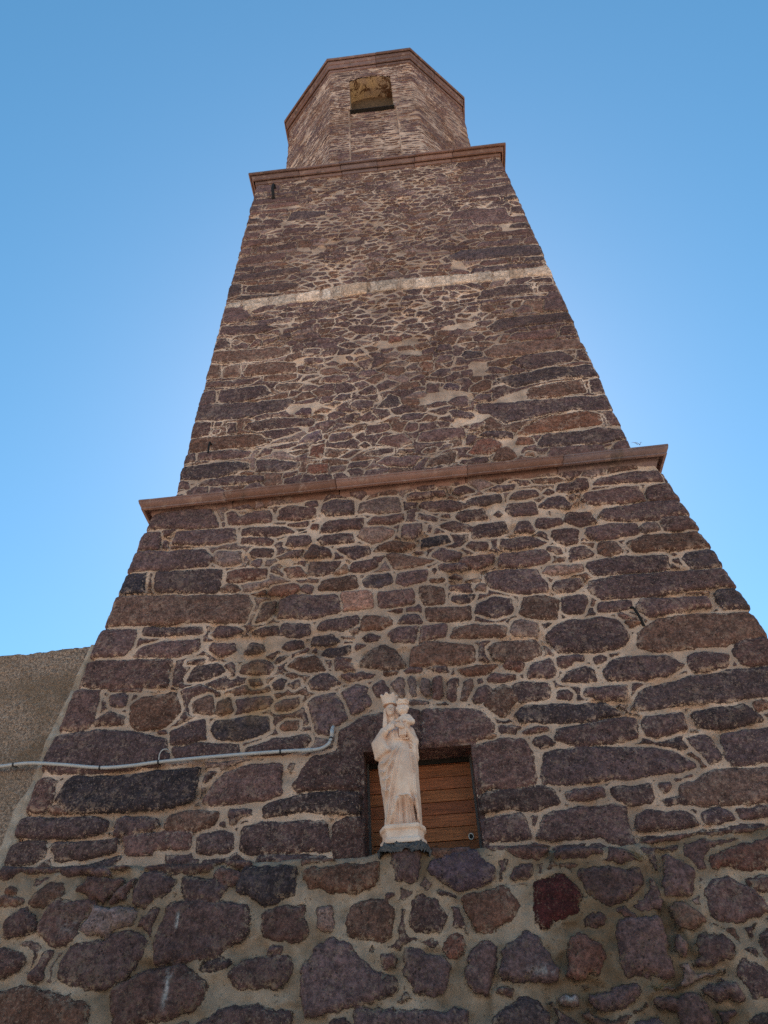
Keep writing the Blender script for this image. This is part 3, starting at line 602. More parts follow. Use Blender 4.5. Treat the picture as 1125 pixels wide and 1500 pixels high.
DATA2 = """n -2455,10274 -2428,10495 -1920,10436 -1554,10298 -1905,10226 -2240,10218
n -2485,9929 -2447,10205 -2338,10202 -2241,10017 -2252,9937
n -2017,9912 -1936,10113 -1828,10110 -1826,9943
n -2244,10051 -2234,10150 -2091,10090 -2201,10010
b -2510,9645 -2483,9912 -1455,9861 -1430,9711 -1540,9635 -1971,9584 -2240,9614
b -2520,9339 -2510,9645 -2325,9613 -2324,9337
b -2294,9317 -2293,9577 -2085,9588 -2068,9294
b -2040,9395 -1987,9540 -1667,9547 -1363,9479 -1346,9263 -1761,9273 -1985,9295
n -2500,9172 -2511,9263 -1833,9240 -1777,9230 -1897,9117 -2226,9113
b -1753,9152 -1741,9254 -1336,9261 -1323,9155 -1531,9116
b -1595,8952 -1582,9051 -1275,9073 -1219,9020 -1306,8934 -1520,8897
n -2553,8795 -2568,9052 -2352,9090 -2340,8817
n -2297,8838 -2306,9082 -1747,9064 -1589,8851 -1872,8798 -2157,8788
k -2578,8512 -2536,8806 -2013,8779 -1442,8758 -1350,8687 -1450,8566 -1846,8466 -2161,8475
n -2588,8201 -2586,8500 -2345,8477 -2333,8227
n -2308,8378 -2299,8456 -2210,8443 -2219,8365
n -2309,8236 -2303,8338 -2206,8324 -2215,8248
n -2135,8223 -2147,8420 -2024,8414 -2006,8216
n -1951,8272 -1910,8397 -1599,8428 -1078,8348 -1109,8197 -1416,8217 -1758,8218
b -2614,7954 -2580,8199 -1928,8205 -1718,8148 -1559,8036 -1588,7966 -1940,7955
n -2620,7762 -2603,7941 -2467,7933 -2450,7798
n -2426,7806 -2426,7940 -2074,7950 -1800,7886 -1825,7781 -2089,7770
k -2627,7529 -2615,7726 -2053,7741 -1818,7696 -1801,7588 -1982,7521 -2383,7473
n -2643,7362 -2617,7516 -2464,7473 -2432,7356
n -2396,7384 -2318,7475 -1982,7521 -1639,7485 -1616,7379 -2014,7355
k -1764,7537 -1738,7732 -1557,7730 -1241,7603 -1269,7502 -1478,7485
n -1765,7760 -1669,7928 -1550,7886 -1578,7793
n -1440,7378 -1413,7465 -1253,7500 -1250,7420
r -1163,7430 -1159,7568 -916,7557 -931,7398 -1042,7391
v -1302,7924 -1190,8082 -1023,8133 -1003,7954 -1102,7919
r -1162,7686 -1134,7875 -969,7899 -982,7636
k -1662,10113 -1450,10193 -1435,10055 -1539,10008
n -1294,9624 -1260,9761 -1051,9724 -1058,9598
n -1277,9403 -1253,9538 -1010,9543 -999,9401
n -1254,9278 -1230,9380 -1061,9290 -1097,9236
n -1047,9006 -1022,9105 -859,9136 -768,9106 -804,8966
n -1434,8784 -1413,8922 -1250,8867 -1353,8771
v -1340,8442 -1257,8563 -1135,8544 -1131,8409
n -731,10102 -672,10193 -516,10181 -210,10073 -216,9907 -578,9956
k -789,9190 -753,9304 -515,9248 -608,9144
n -600,9069 -535,9177 -389,9197 -285,9075 -430,9026
b -318,9170 -261,9220 8,9174 20,9068 -92,8984 -215,9034
b -5,9267 75,9375 367,9370 354,9220 138,9227
o 168,9146 228,9226 368,9172 340,9043 250,9029
n 395,9168 435,9312 597,9299 611,9175 491,9136
k 702,9266 767,9362 976,9294 982,9202 780,9161
n 378,9399 455,9543 619,9529 634,9401 458,9370
k 304,8932 448,9054 572,9048 559,8918 432,8882
n -631,8730 -398,8890 -323,8764 -352,8671 -509,8683
n -895,8648 -807,8745 -658,8749 -668,8625 -790,8590
n -695,8493 -615,8617 -373,8564 -395,8433 -584,8409
k -387,8405 -213,8663 -112,8591 -69,8435 -192,8374
n -663,8250 -447,8401 -318,8197 -503,8174
n -517,7948 -505,8123 -252,8161 -175,8022 -310,7955
n -398,7784 -311,7918 -79,7945 8,7772 -142,7698
n 49,7766 115,7904 316,7948 608,7929 606,7757 296,7730 200,7732
n 448,8393 534,8487 704,8487 731,8282 581,8292
n 441,8235 511,8264 721,8192 750,8084 688,8055 496,8110
r 559,7479 729,7714 874,7717 989,7628 957,7514 803,7421
n -400,7477 -293,7566 58,7551 118,7496 -17,7377 -173,7399
n -743,7433 -694,7530 -438,7551 -521,7425
b 121,7335 165,7489 488,7559 474,7422 388,7343
n 452,7356 523,7438 788,7423 807,7329 634,7319
n -610,7790 -511,7861 -431,7764 -514,7728
n 284,7589 342,7699 453,7683 412,7594
b 727,8538 776,8669 943,8754 1020,8684 985,8551 843,8506
n 745,8399 789,8487 995,8495 975,8349 856,8342
n 748,8213 787,8326 970,8310 942,8106 811,8113
n 634,7863 696,7978 861,7991 798,7875
n -77,7982 -3,8110 111,8080 104,7980 2,7933
n 219,8621 250,8798 404,8758 381,8594 268,8585
v 428,8642 474,8761 625,8708 612,8584
n -133,8194 -28,8256 240,8241 131,8128 -102,8138
r -187,9705 -159,9896 27,9829 20,9700
n -827,9771 -751,9839 -618,9799 -470,9659 -676,9632
n -392,9742 -370,9869 -275,9851 -260,9751
n -951,8982 -953,9128 -717,9103 -682,9024 -808,8958
b 93,7593 161,7654 274,7661 266,7568 168,7535
n -548,7638 -482,7700 -206,7707 -211,7613 -404,7594
n -187,7598 -127,7672 18,7675 14,7604
n -931,7911 -907,8031 -673,8047 -625,7939 -774,7887
k 1098,9800 1253,9971 1765,9993 2173,9967 2199,9727 1947,9758 1499,9742 1192,9668
n 1967,9479 2017,9646 2175,9699 2211,9434
n 1304,9487 1446,9638 1943,9644 1967,9479 1882,9415 1490,9454
b 998,9308 1142,9438 1847,9421 2198,9373 2227,9137 1803,9181 1407,9160 1154,9129 1020,9197
n 1281,9032 1440,9139 1923,9160 2044,8974 1993,8895 1568,8851 1464,8854
n 2052,8973 2100,9159 2227,9137 2227,8855
k 1064,8735 1211,8796 1601,8845 2221,8827 2264,8564 1865,8602 1484,8568 1254,8509 1133,8612
b 1357,8411 1428,8536 2062,8569 2054,8298 1636,8285 1370,8288
n 2108,8548 2264,8564 2277,8262 2086,8293
n 771,8317 1303,8285 1867,8275 2274,8249 2275,7976 1912,8020 1584,8007 1080,7909 938,8057
o 1149,7726 1250,7858 1580,7983 2006,8005 2102,7927 2094,7754 1849,7718 1451,7717 1256,7698
n 2144,7971 2256,7966 2305,7771 2287,7700 2153,7733
k 1358,7551 1445,7682 2099,7705 2291,7651 2311,7482 2100,7442 1644,7486 1377,7478
n 1421,7379 1485,7474 2038,7440 2049,7289 1606,7296 1422,7299
n 2107,7372 2198,7463 2323,7468 2322,7284 2113,7302
o 1101,7566 1159,7688 1315,7665 1343,7554 1213,7526
l 1156,7371 1217,7455 1323,7440 1306,7339
b 842,7348 916,7545 1047,7573 1126,7376 994,7326
n 737,7763 829,7847 1141,7776 1123,7658 920,7688
n 955,8897 1045,8984 1264,8917 1268,8830 1043,8839
n 1853,10062 1914,10295 2007,10493 2176,10459 2177,9983
n 1472,10049 1617,10247 1742,10188 1737,10050
n 811,8364 827,8496 995,8483 959,8340
b 800,8556 921,8703 1015,8631 934,8534
n -2459,10554 -2460,10954 -2168,10935 -2021,10650 -2153,10532
n -2052,10783 -1898,10920 -1690,10898 -1704,10772 -1965,10712
n -2071,10517 -1612,10573 -1566,10458 -1862,10408
k -2431,11175 -2448,11552 -2232,11548 -2216,11249
k -2157,11295 -2150,11472 -1551,11450 -1378,11355 -1375,11276 -1625,11228 -1750,11214
k -2373,11126 -2215,11229 -1581,11181 -1620,11131 -2119,11095
k -2410,11605 -2397,11807 -1396,11869 -1390,11701 -1948,11632
n -2407,11913 -2385,12035 -2086,12036 -2096,11869
n -2401,12081 -2357,12333 -1615,12349 -1626,12110 -1980,12100
n -2386,12406 -2360,12625 -2174,12584 -2181,12383
n -2092,12409 -2084,12610 -1492,12639 -1451,12447 -1776,12407
n -2384,12630 -2358,12856 -1593,12848 -1522,12808 -1609,12688
n -2362,12904 -2331,13087 -2082,13054 -2080,12864
n -2335,13136 -2306,13349 -1730,13265 -1722,13116
n -1736,12928 -1698,13111 -1253,13081 -1111,13000 -1248,12888
k -2334,13406 -2317,13628 -2083,13573 -2044,13363
k -1674,13326 -1605,13664 -1026,13576 -1024,13423 -1330,13345
n -2325,13733 -2274,13850 -1659,13780 -1653,13649
k -2336,13865 -2327,14048 -2100,13993 -2114,13838
n -2041,13846 -2028,14028 -1497,14005 -1480,13868
n -2303,14069 -2308,14286 -1556,14236 -1550,14099 -2116,14050
n -2072,14310 -2068,14447 -1512,14419 -1507,14279
n -2300,14506 -2312,14821 -1832,14756 -1818,14496
n 1144,14619 1241,14830 1718,14820 1712,14583 1359,14532
n 1299,14432 1554,14509 2042,14465 2041,14293 1625,14289
n 1189,14094 1233,14278 1814,14239 1815,14070 1398,14012
n 1888,14079 1931,14208 2052,14204 2047,14009
n 1190,13874 1233,14055 1834,14037 2070,14003 2069,13839 1716,13875
n 1370,13774 1405,13873 1728,13872 1710,13741
n 1203,13551 1358,13671 1745,13733 2065,13813 2073,13412 1748,13415 1285,13453
n 1246,13308 1328,13416 1767,13385 1768,13231
k 1801,13223 1834,13368 2058,13390 2064,13209
n 897,12823 965,13050 1380,13074 1803,12997 1833,12745 1869,12689 2113,12679 2096,12446 1618,12488 1271,12546 1249,12740
n 1840,12792 1894,12999 2080,13028 2085,12709
k 1748,12319 1814,12466 2096,12446 2098,12262
n 1118,12373 1398,12493 1590,12448 1593,12309 1194,12264
n 1292,12175 1412,12260 1717,12258 2105,12237 2106,12057 1775,12065 1389,12086
n 1190,11868 1292,11997 1872,11999 1845,11831 1524,11816
n 1896,11819 1954,11981 2095,11993 2130,11767
k 766,11684 970,11809 1524,11816 2123,11726 2126,11452 1686,11485 1062,11495 798,11573
k 1827,11332 1867,11446 2109,11414 2124,11268
n 1175,11390 1271,11492 1597,11443 1622,11335 1291,11324
n 1026,11180 1100,11284 1758,11286 2117,11230 2122,11148 1635,11152 1226,11139
n 1645,11350 1683,11465 1783,11444 1758,11347
n 1735,10764 1849,10854 2125,10836 2135,10682
n 1879,10512 1920,10689 2151,10660 2151,10457 1958,10460
k 1042,10459 1150,10694 1575,10758 1825,10708 1845,10482 1418,10494
n 743,10410 1137,10441 1839,10447 2140,10351 2145,10279 1440,10381 930,10338
n 29,10621 99,10792 357,10741 349,10632
n 381,10662 461,10795 701,10784 708,10653
n 681,11915 756,12029 1135,11945 1102,11844 864,11811
n 569,11355 624,11507 833,11503 819,11263
Y -2455,11020 -2332,11044 -2208,11072 -2186,10821 -2315,10877 -2446,10934
Y -2196,11074 -2003,11087 -1809,11099 -1792,10840 -1981,10806 -2174,10816
Y -1797,11100 -1618,11112 -1439,11124 -1430,10906 -1606,10874 -1781,10842
Y -1427,11125 -1253,11147 -1079,11168 -1074,10880 -1246,10896 -1418,10908
Y -1067,11170 -995,11179 -923,11188 -920,10890 -991,10885 -1062,10880
Y -911,11189 -834,11199 -757,11208 -758,10901 -833,10896 -909,10891
Y -745,11210 -570,11228 -396,11227 -403,10925 -575,10913 -746,10902
Y -384,11227 -175,11227 33,11226 17,10934 -187,10938 -392,10926
Y 44,11226 150,11218 255,11211 236,10922 132,10928 29,10934
Y 266,11210 386,11201 505,11193 482,10909 365,10915 247,10922
Y 516,11192 645,11183 773,11174 748,10917 620,10906 493,10909
Y 785,11173 965,11166 1146,11159 1116,10913 939,10927 759,10918
Y 1157,11159 1257,11155 1356,11151 1321,10895 1224,10904 1127,10912
Y 1367,11150 1466,11146 1565,11142 1529,10902 1430,10892 1332,10895
Y 1576,11142 1684,11139 1793,11138 1758,10927 1649,10915 1540,10904
Y 1804,11138 2007,11136 2210,11134 2164,10887 1967,10909 1770,10928"""
PAL = dict(n=(.085, .061, .060), k=(.060, .048, .050), K=(.036, .033, .039), b=(.104, .069, .054), r=(.120, .065, .050), R=(.060, .017, .016),
           o=(.125, .075, .055), g=(.150, .120, .110), l=(.20, .145, .105), v=(.090, .070, .085), P=(.30, .19, .145), Y=(.40, .375, .30))
def parse(s):
    out = []
    for L in s.strip().split('\n'):
        c, *p = L.split(); P = np.array([tuple(map(float, a.split(','))) for a in p]) / 1000.0
        out.append((c, P))
    return out
def chaikin(P, k=2):
    for _ in range(k):
        Q = np.roll(P, -1, 0); ln = np.linalg.norm(Q - P, axis=1, keepdims=True) + 1e-6; a = np.minimum(.13, .014 / ln); P = np.stack([P * (1 - a) + Q * a, P * a + Q * (1 - a)], 1).reshape(-1, 2)
    return P
def poly_sd(P, x, z):
    """signed distance, positive inside"""
    d = np.full(x.shape, 1e9); inside = np.zeros(x.shape, bool); n = len(P)
    for i in range(n):
        a = P[i]; b = P[(i + 1) % n]; ex, ez = b - a; wx = x - a[0]; wz = z - a[1]
        t = np.clip((wx * ex + wz * ez) / (ex * ex + ez * ez + 1e-12), 0, 1)
        d = np.minimum(d, (wx - ex * t) ** 2 + (wz - ez * t) ** 2)
        c = (a[1] > z) != (b[1] > z)
        if ez != 0: inside ^= c & (x < ex * (z - a[1]) / ez + a[0])
    d = np.sqrt(d); return np.where(inside, d, -d)

STAINS = [(-1.55, 4.62, .20, .34, (.30, .15, .055), .65), (-1.25, 4.45, .25, .12, (.30, .15, .055), .45), (-1.42, 5.35, .16, .40, (.30, .165, .09), .55), (-1.15, 5.9, .16, .22, (.40, .23, .15), .6),
          (-1.35, 6.1, .10, .12, (.46, .29, .19), .7), (0.9, 6.6, .3, .06, (.35, .2, .12), .4)]
def masonry(x, z, traced, cell, gap, seed, keep=1.0, mort=((.35, .27, .225), (.30, .215, .16)), amp=0.02, gain=1.0, traced_gap=0.012, warp=1.0, stains=True, vcol=None, proud=0.012, vary=0.020, shrink=-0.003, keepvar=0.0, tkeep=0.030, mlump=0.006, crev=0.035, rag=0.006):
    """relief and colours of a stone wall at the points x, z (metres along the wall, up)"""
    shp = x.shape; x = x.ravel().astype(float); z = z.ravel().astype(float)
    wx = x + warp * (0.022 * fbm(x * 6, z * 6, seed + 1, 3) + 0.007 * vn(x * 45, z * 45, seed + 5))
    wz = z + warp * (0.018 * fbm(x * 6 + 40, z * 6, seed + 2, 3) + 0.007 * vn(x * 45 + 9, z * 45, seed + 6))
    wx = wx + rag * fbm(x * 19, z * 19, seed + 7, 3, .6); wz = wz + rag * fbm(x * 19 + 31, z * 19, seed + 8, 3, .6)
    N = len(x); sdt = np.full(N, -9.0); idt = np.full(N, -1)
    polys = [(c, chaikin(P)) for c, P in traced]
    order = np.argsort(z); zsort = z[order]
    for i, (c, P) in enumerate(polys):
        lo = P.min(0) - .10; hi = P.max(0) + .10
        a, b = np.searchsorted(zsort, (lo[1], hi[1])); idx = order[a:b]; idx = idx[(x[idx] > lo[0]) & (x[idx] < hi[0])]
        if not len(idx): continue
        s = poly_sd(P, wx[idx], wz[idx]); m = s > sdt[idx]
        sdt[idx[m]] = s[m]; idt[idx[m]] = i
    # filler stones between the traced ones: a jittered, flattened Voronoi pattern
    cu, cz = cell; su = wx / cu; sz = wz / cz; iu = np.floor(su); iz = np.floor(sz)
    def seedpos(a, b):
        j = 0.86; off = np.where((b.astype(np.int64) % 2) == 0, 0.0, 0.5)
        return (a + 0.5 + off + j * (hsh(a, b, seed + 11) - .5)) * cu, (b + 0.5 + j * (hsh(a, b, seed + 12) - .5)) * cz
    amin, amax, bmin, bmax = int(iu.min()) - 3, int(iu.max()) + 3, int(iz.min()) - 3, int(iz.max()) + 3
    A, Bq = np.meshgrid(np.arange(amin, amax + 1), np.arange(bmin, bmax + 1), indexing='ij')
    PX, PZ = seedpos(A.astype(float), Bq.astype(float))
    ok = hsh(A.astype(float), Bq.astype(float), seed + 13) < 2.0
    best = np.full(PX.shape, -9.0).ravel()
    fx, fz = PX.ravel(), PZ.ravel()
    for c, P in polys:
        m = np.nonzero((fx > P[:, 0].min() - .02) & (fx < P[:, 0].max() + .02) & (fz > P[:, 1].min() - .02) & (fz < P[:, 1].max() + .02))[0]
        if len(m): best[m] = np.maximum(best[m], poly_sd(P, fx[m], fz[m]))
    ok &= (best.reshape(PX.shape) < -tkeep)
    st = cu / cz
    d1 = np.full(N, 1e9); c1x = np.zeros(N); c1z = np.zeros(N); ida = np.zeros(N, int); idb = np.zeros(N, int)
    offs = [(i, j) for i in range(-2, 3) for j in range(-2, 3)]
    def cellq(i, j):
        a = (iu + i).astype(int) - amin; b = (iz + j).astype(int) - bmin
        return PX[a, b], PZ[a, b], ok[a, b], a, b
    for i, j in offs:
        px, pz, o, a, b = cellq(i, j)
        d = np.where(o, (wx - px) ** 2 + ((wz - pz) * st) ** 2, 1e9); m = d < d1
        d1 = np.where(m, d, d1); c1x = np.where(m, px, c1x); c1z = np.where(m, pz, c1z); ida = np.where(m, a, ida); idb = np.where(m, b, idb)
    sdv = np.full(N, 0.2)
    for i, j in offs:
        px, pz, o, a, b = cellq(i, j)
        d = (wx - px) ** 2 + ((wz - pz) * st) ** 2
        gx = px - c1x; gz = (pz - c1z) * st * st; g = np.sqrt(gx * gx + gz * gz) + 1e-9
        e = (d - d1) / (2 * g)
        m = o & ~((a == ida) & (b == idb)); sdv = np.where(m, np.minimum(sdv, e), sdv)
    h1 = hsh(ida.astype(float), idb.astype(float), seed + 21); h2 = hsh(ida.astype(float), idb.astype(float), seed + 22); h3 = hsh(ida.astype(float), idb.astype(float), seed + 23)
    vary_ = vary * (fbm(x * 3.3, z * 3.3, seed + 70, 3) + .55 * fbm(x * 15, z * 15, seed + 71, 3, .6))
    sdt = sdt + vary_ - shrink; sdv = sdv + vary_
    sdv = np.minimum(sdv - gap * (0.6 + 1.0 * h3), -sdt - traced_gap - gap)
    sdv = np.where((d1 < 1e8) & (h1 < keep + keepvar * fbm(x * .9, z * .9, seed + 75, 2)), sdv, -0.05)
    sd = np.maximum(sdt, sdv); tr = sdt >= sdv
    # colours
    fill = np.array([PAL[c] for c in (vcol or 'nnnnbnkgb')])
    sc = fill[(h2 * len(fill)).astype(int) % len(fill)] * (0.84 + 0.34 * h1)[:, None]
    r1, r2 = h1 * 1.0, h3 * 1.0
    if polys:
        pc = np.array([PAL[c] for c, _ in polys]); k = np.arange(len(polys)).astype(float)
        pv = 0.76 + 0.50 * hsh(k, k * 3, seed + 31); pw = hsh(k, k * 5, seed + 32); tint = (hsh(k, k * 7, seed + 33) - .5) * 0.16
        pc = pc * pv[:, None] * (1 + tint[:, None] * np.array([1, 0, -1.0]))
        t = tr & (idt >= 0); sc[t] = pc[idt[t]]; r1 = np.where(t, pw[idt], r1); r2 = np.where(t, pv[idt], r2)
    sc = sc * np.array([1.30, .94, .88]) * gain * (1 + 0.30 * fbm(x * 2.3, z * 2.3, seed + 40, 3))[:, None]
    mw = np.clip(0.5 + 1.2 * fbm(x * 1.1, z * 1.1, seed + 41, 4) + .6 * fbm(x * 6, z * 6, seed + 42, 4, .6), 0, 1)[:, None]
    mc = (np.array(mort[0]) * (1 - mw) + np.array(mort[1]) * mw) * np.array([1.06, .95, .88])
    if stains:
        for sx, sz_, ax, az, c, w in STAINS:
            g = w * np.exp(-((x - sx) / ax) ** 2 - ((z - sz_) / az) ** 2) * np.clip(1.0 + 2.2 * fbm(x * 7, z * 5, seed + 50, 4), 0, 1.4)
            g = np.clip(g, 0, .85)[:, None]; mc = mc * (1 - g) + np.array(c) * g; sc = sc * (1 - .55 * g) + np.array(c) * .6 * .55 * g
    # relief
    edge = 1 - np.exp(-np.clip(sd, 0, None) / 0.016)
    h = np.where(sd > 0, amp * edge * (0.65 + 0.7 * r1) + proud * (r2 - .5) * edge + edge * (0.012 * fbm(x * 9, z * 9, seed + 60, 4, .6)), -0.004 * (1 - np.exp(np.clip(sd, None, 0) / 0.02)))
    hollow = sstep(.10, .30, fbm(x * 3.1, z * 3.1, seed + 64, 3)) * sstep(.002, -.006, sd); h = h - crev * hollow
    h = h + np.where(sd > 0, 0, mlump * fbm(x * 8, z * 8, seed + 63, 4, .6))
    h = h + 0.006 * fbm(x * 24, z * 24, seed + 61, 3, .6) + 0.012 * fbm(x * 2.2, z * 2.2, seed + 62, 2)
    return h.reshape(shp), sd.reshape(shp), sc.reshape(shp + (3,)), mc.reshape(shp + (3,))

# ------------------------------------------------------------------ the bell tower
tower = empty('bell_tower', ((XL + XR) / 2, -0.9, 0.0))
tag(tower, 'tall tapering dark stone bell tower with moulded cornices and an octagonal top', 'tower')
def t1x(z): k = E1 + B1 * (ZC1 - z); return XL - k, XR + k
def t1y(z): return -(E1 + B1 * (ZC1 - z))
def t2x(z): k = TP * (z - ZC1); return XL + k, XR - k
def t2y(z): return TP * (z - ZC1)
WX0, WX1, WZ1, WZ0 = -0.575, 0.227, 4.011, 3.10

def storey(name, zs, xf, yf, core, sidecols, depth, func, hole=None, hole_y=None, r=0.035):
    zs = np.asarray(zs); nz = len(zs)
    xl, xr = xf(zs); yy = yf(zs)
    cl, cr = core[0], core[-1]; ne = 40
    cols = []
    Z = zs[:, None]
    # side left (from the back forward), corner, front, corner, side right
    S = np.asarray(sidecols)[::-1]
    o1 = np.ones((nz, 1))
    def add(x, y, u, nx, ny): cols.append((x, y, u, np.full(x.shape, nx), np.full(x.shape, ny)))
    add(xl[:, None] + 0 * S[None], yy[:, None] + S[None], xl[:, None] + S[None], -1.0, 0.0)
    add((xl + .29 * r)[:, None], (yy + .29 * r)[:, None], xl[:, None] + 0.01, -.707, -.707)
    tt = np.linspace(0, 1, ne, endpoint=False)[None]
    xa = (xl + r)[:, None]; X = xa + (cl - xa) * tt; add(X, yy[:, None] + 0 * X, X, 0.0, -1.0)
    X = o1 * np.asarray(core)[None]; add(X, yy[:, None] + 0 * X, X, 0.0, -1.0)
    xb = (xr - r)[:, None]; X = cr + (xb - cr) * (np.arange(1, ne + 1) / ne)[None]; add(X, yy[:, None] + 0 * X, X, 0.0, -1.0)
    add((xr - .29 * r)[:, None], (yy + .29 * r)[:, None], xr[:, None] - 0.01, .707, -.707)
    S2 = np.asarray(sidecols)
    add(xr[:, None] + 0 * S2[None], yy[:, None] + S2[None], xr[:, None] - S2[None], 1.0, 0.0)
    x, y, u, nx, ny = (np.concatenate([c[i] for c in cols], 1) for i in range(5))
    zz = Z + 0 * x
    h, sd, sc, mc = func(u, zz)
    nc = x.shape[1]
    V = np.stack([x + nx * h, y + ny * h, zz], -1)
    F = gridf(nz, nc)
    if hole is not None:
        hx0, hx1, hz0, hz1 = hole
        front = (np.abs(nx) < .1)
        c = F; cx = x.reshape(-1)[c].mean(1); cz = zz.reshape(-1)[c].mean(1); fr = front.reshape(-1)[c].all(1)
        F = F[~(fr & (cx > hx0) & (cx < hx1) & (cz > hz0) & (cz < hz1))]
    # back wall closes the tube
    back = np.stack([np.arange(nz - 1) * nc + nc - 1, np.arange(nz - 1) * nc, np.arange(1, nz) * nc, np.arange(1, nz) * nc + nc - 1], -1)
    F = np.concatenate([F, back])
    V = V.reshape(-1, 3); sd = sd.ravel(); sc = sc.reshape(-1, 3); mc = mc.reshape(-1, 3)
    if hole is not None:                                  # reveals of the opening: the wall's edge carried inwards
        yin = hole_y; nd = 7
        i0 = np.argmin(np.abs(x[0] - hx0) + 9 * (np.abs(nx[0]) > .1)); i1 = np.argmin(np.abs(x[0] - hx1) + 9 * (np.abs(nx[0]) > .1))
        rows = np.nonzero((zs >= hz0 - 1e-6) & (zs <= hz1 + 1e-6))[0]
        top = rows[-1]
        strips = [(rows * nc + i0, False), (top * nc + np.arange(i0, i1 + 1), False), (rows[::-1] * nc + i1, False), (rows[0] * nc + np.arange(i0, i1 + 1)[::-1], False)]
        for idx, _ in strips:
            n0 = len(V); P = V[idx]; blocks = [P]
            for k in range(1, nd):
                t = k / (nd - 1); Q = P.copy(); Q[:, 1] = P[:, 1] * (1 - t) + yin * t
                nzv = 0.006 * fbm(P[:, 0] * 9 + P[:, 2] * 11, np.full(len(P), t * 6.0), 5, 3) * (1 - abs(2 * t - 1))
                Q[:, 2] += nzv; Q[:, 0] += nzv; blocks.append(Q)
            V = np.concatenate([V] + blocks); sd = np.concatenate([sd] + [np.maximum(sd[idx], .03)] * nd); sc = np.concatenate([sc] + [sc[idx]] * nd); mc = np.concatenate([mc] + [mc[idx]] * nd)
            F = np.concatenate([F, (gridf(nd, len(idx))[:, ::-1] + n0)])
    return mk(name, V, F, MAS, tower, dict(joint=sd, stone_color=sc, mortar_color=mc))

T0_, T1_, T2_ = parse(DATA0), parse(DATA1), parse(DATA2)
# -- lower storey
def jambs(u, z, h, sd, sc, mc):                            # the window's own edges are solid stone
    n = ((np.abs(u - WX0) < .035) | (np.abs(u - WX1) < .035)) & (z < WZ1 + .03) | (np.abs(z - WZ1) < .03) & (u > WX0 - .03) & (u < WX1 + .03)
    sd = np.where(n & (sd > -.035), np.maximum(sd, sd + .030), sd)
    return h, sd, sc, mc
core = np.sort(np.concatenate([np.arange(-2.2, WX0 - .004, .0105), [WX0], np.arange(WX0 + .0107, WX1 - .004, .0107), [WX1], np.arange(WX1 + .0105, 1.95, .0105)]))
zs = np.sort(np.concatenate([[2.9, 3.0], np.arange(WZ0, WZ1 - .004, .0101), [WZ1], np.arange(WZ1 + .0101, 6.95, .0101)]))
side = np.concatenate([np.arange(.035, .5, .035), np.arange(.5, 2.2, .06), np.arange(2.2, WT + .3, .35)])
lower = storey('lower_storey', zs, t1x, t1y, core, side, WT, lambda u, z: jambs(u, z, *masonry(u, z, T1_, (.25, .115), .011, 100, .90, ((.60, .435, .345), (.40, .285, .225)), .026, .98, .020, keepvar=.4, vary=.013)), hole=(WX0, WX1, WZ0, WZ1), hole_y=-0.2)
# -- middle storey
core = np.arange(-2.1, 1.85, .0135); zs = np.concatenate([np.arange(ZC1 - .25, 11.0, .0125), np.arange(11.0, ZC2 + .01, .017)])
middle = storey('middle_storey', zs, t2x, t2y, core, side, WT, lambda u, z: masonry(u, z, T2_, (.19, .112), .011, 200, .95, ((.71, .535, .435), (.36, .255, .205)), .012, 1.22, .008, keepvar=.3, vary=.024, shrink=.008, proud=.006, crev=.018, vcol='nnnnbbnngb', stains=False), r=.03)

# -- plinth with its ledge
def zt(x): return np.interp(x, [-5, -3.1, -1.4, -.9, -.54, .2, .4, .92, 1.63, 2.05, 3.4], [3.33, 3.32, 3.235, 3.225, 3.20, 3.215, 3.20, 3.15, 3.195, 3.215, 3.2])
px = np.concatenate([np.arange(-4.7, -3.3, .05), np.arange(-3.3, 2.3, .0102), np.arange(2.3, 3.35, .05)])
tv = np.concatenate([np.linspace(-3.25, -1.25, 25), np.arange(-1.24, .0001, .0102)])      # height below the ledge
X, Tt = np.meshgrid(px, tv); Zq = zt(X) + Tt + 0.02 * fbm(X * 4, X * 0 + 3, 77, 3) * np.clip(1 + Tt / .3, 0, 1)
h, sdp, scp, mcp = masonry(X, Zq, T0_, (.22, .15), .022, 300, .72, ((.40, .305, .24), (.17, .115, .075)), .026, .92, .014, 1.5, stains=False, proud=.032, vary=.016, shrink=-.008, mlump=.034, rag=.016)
drip = np.exp(-((X + 1.748 + .010 * vn(Zq * 14, X * 0, 95)) / .0075) ** 2) * ((Zq > 2.42) & (Zq < 3.0)) * sstep(-.05, .12, vn(Zq * 17, X * 0 + 4, 96))
for wx_, wz_, ra, rb, a_ in ((-1.752, 2.572, .022, .030, 1.0), (-1.748, 2.45, .016, .05, .9), (.485, 2.464, .085, .022, .75), (.59, 2.303, .05, .04, .75), (-2.45, 2.90, .10, .05, .35)):
    drip = np.maximum(drip, a_ * np.exp(-((X - wx_) / ra) ** 2 - ((Zq - wz_) / rb) ** 2) * sstep(-.08, .16, fbm(X * 38, Zq * 38, 97, 3)))
drip = np.clip(drip * .6, 0, .9)[..., None]; scp = scp * (1 - drip) + np.array([.46, .42, .40]) * drip       # bird droppings and salts
h = h + 0.02 * fbm(X * 3, Zq * 3, 81, 3) + 0.13 * np.exp(-((X + .30) / .20) ** 2 - (np.clip(Zq - 3.1, None, 0) / .32) ** 2)
rnd = np.clip(1 + Tt / 0.05, 0, 1); h = h - 0.035 * rnd ** 2
Yq = t1y(Zq) - PO - h
Vp = np.stack([X, Yq, Zq], -1)
led = []
for k in range(1, 9):                                      # ledge rows run back into the wall
    t = k / 8; x = px; yb = Yq[-1]; zb = Zq[-1]
    led.append(np.stack([x, yb * (1 - t) + (t1y(zb) + .32) * t, zb + 0.02 * math.sin(min(t * 3, 1) * 1.57) + .010 * fbm(x * 14, x * 0 + k * .7, 90, 3)], -1))
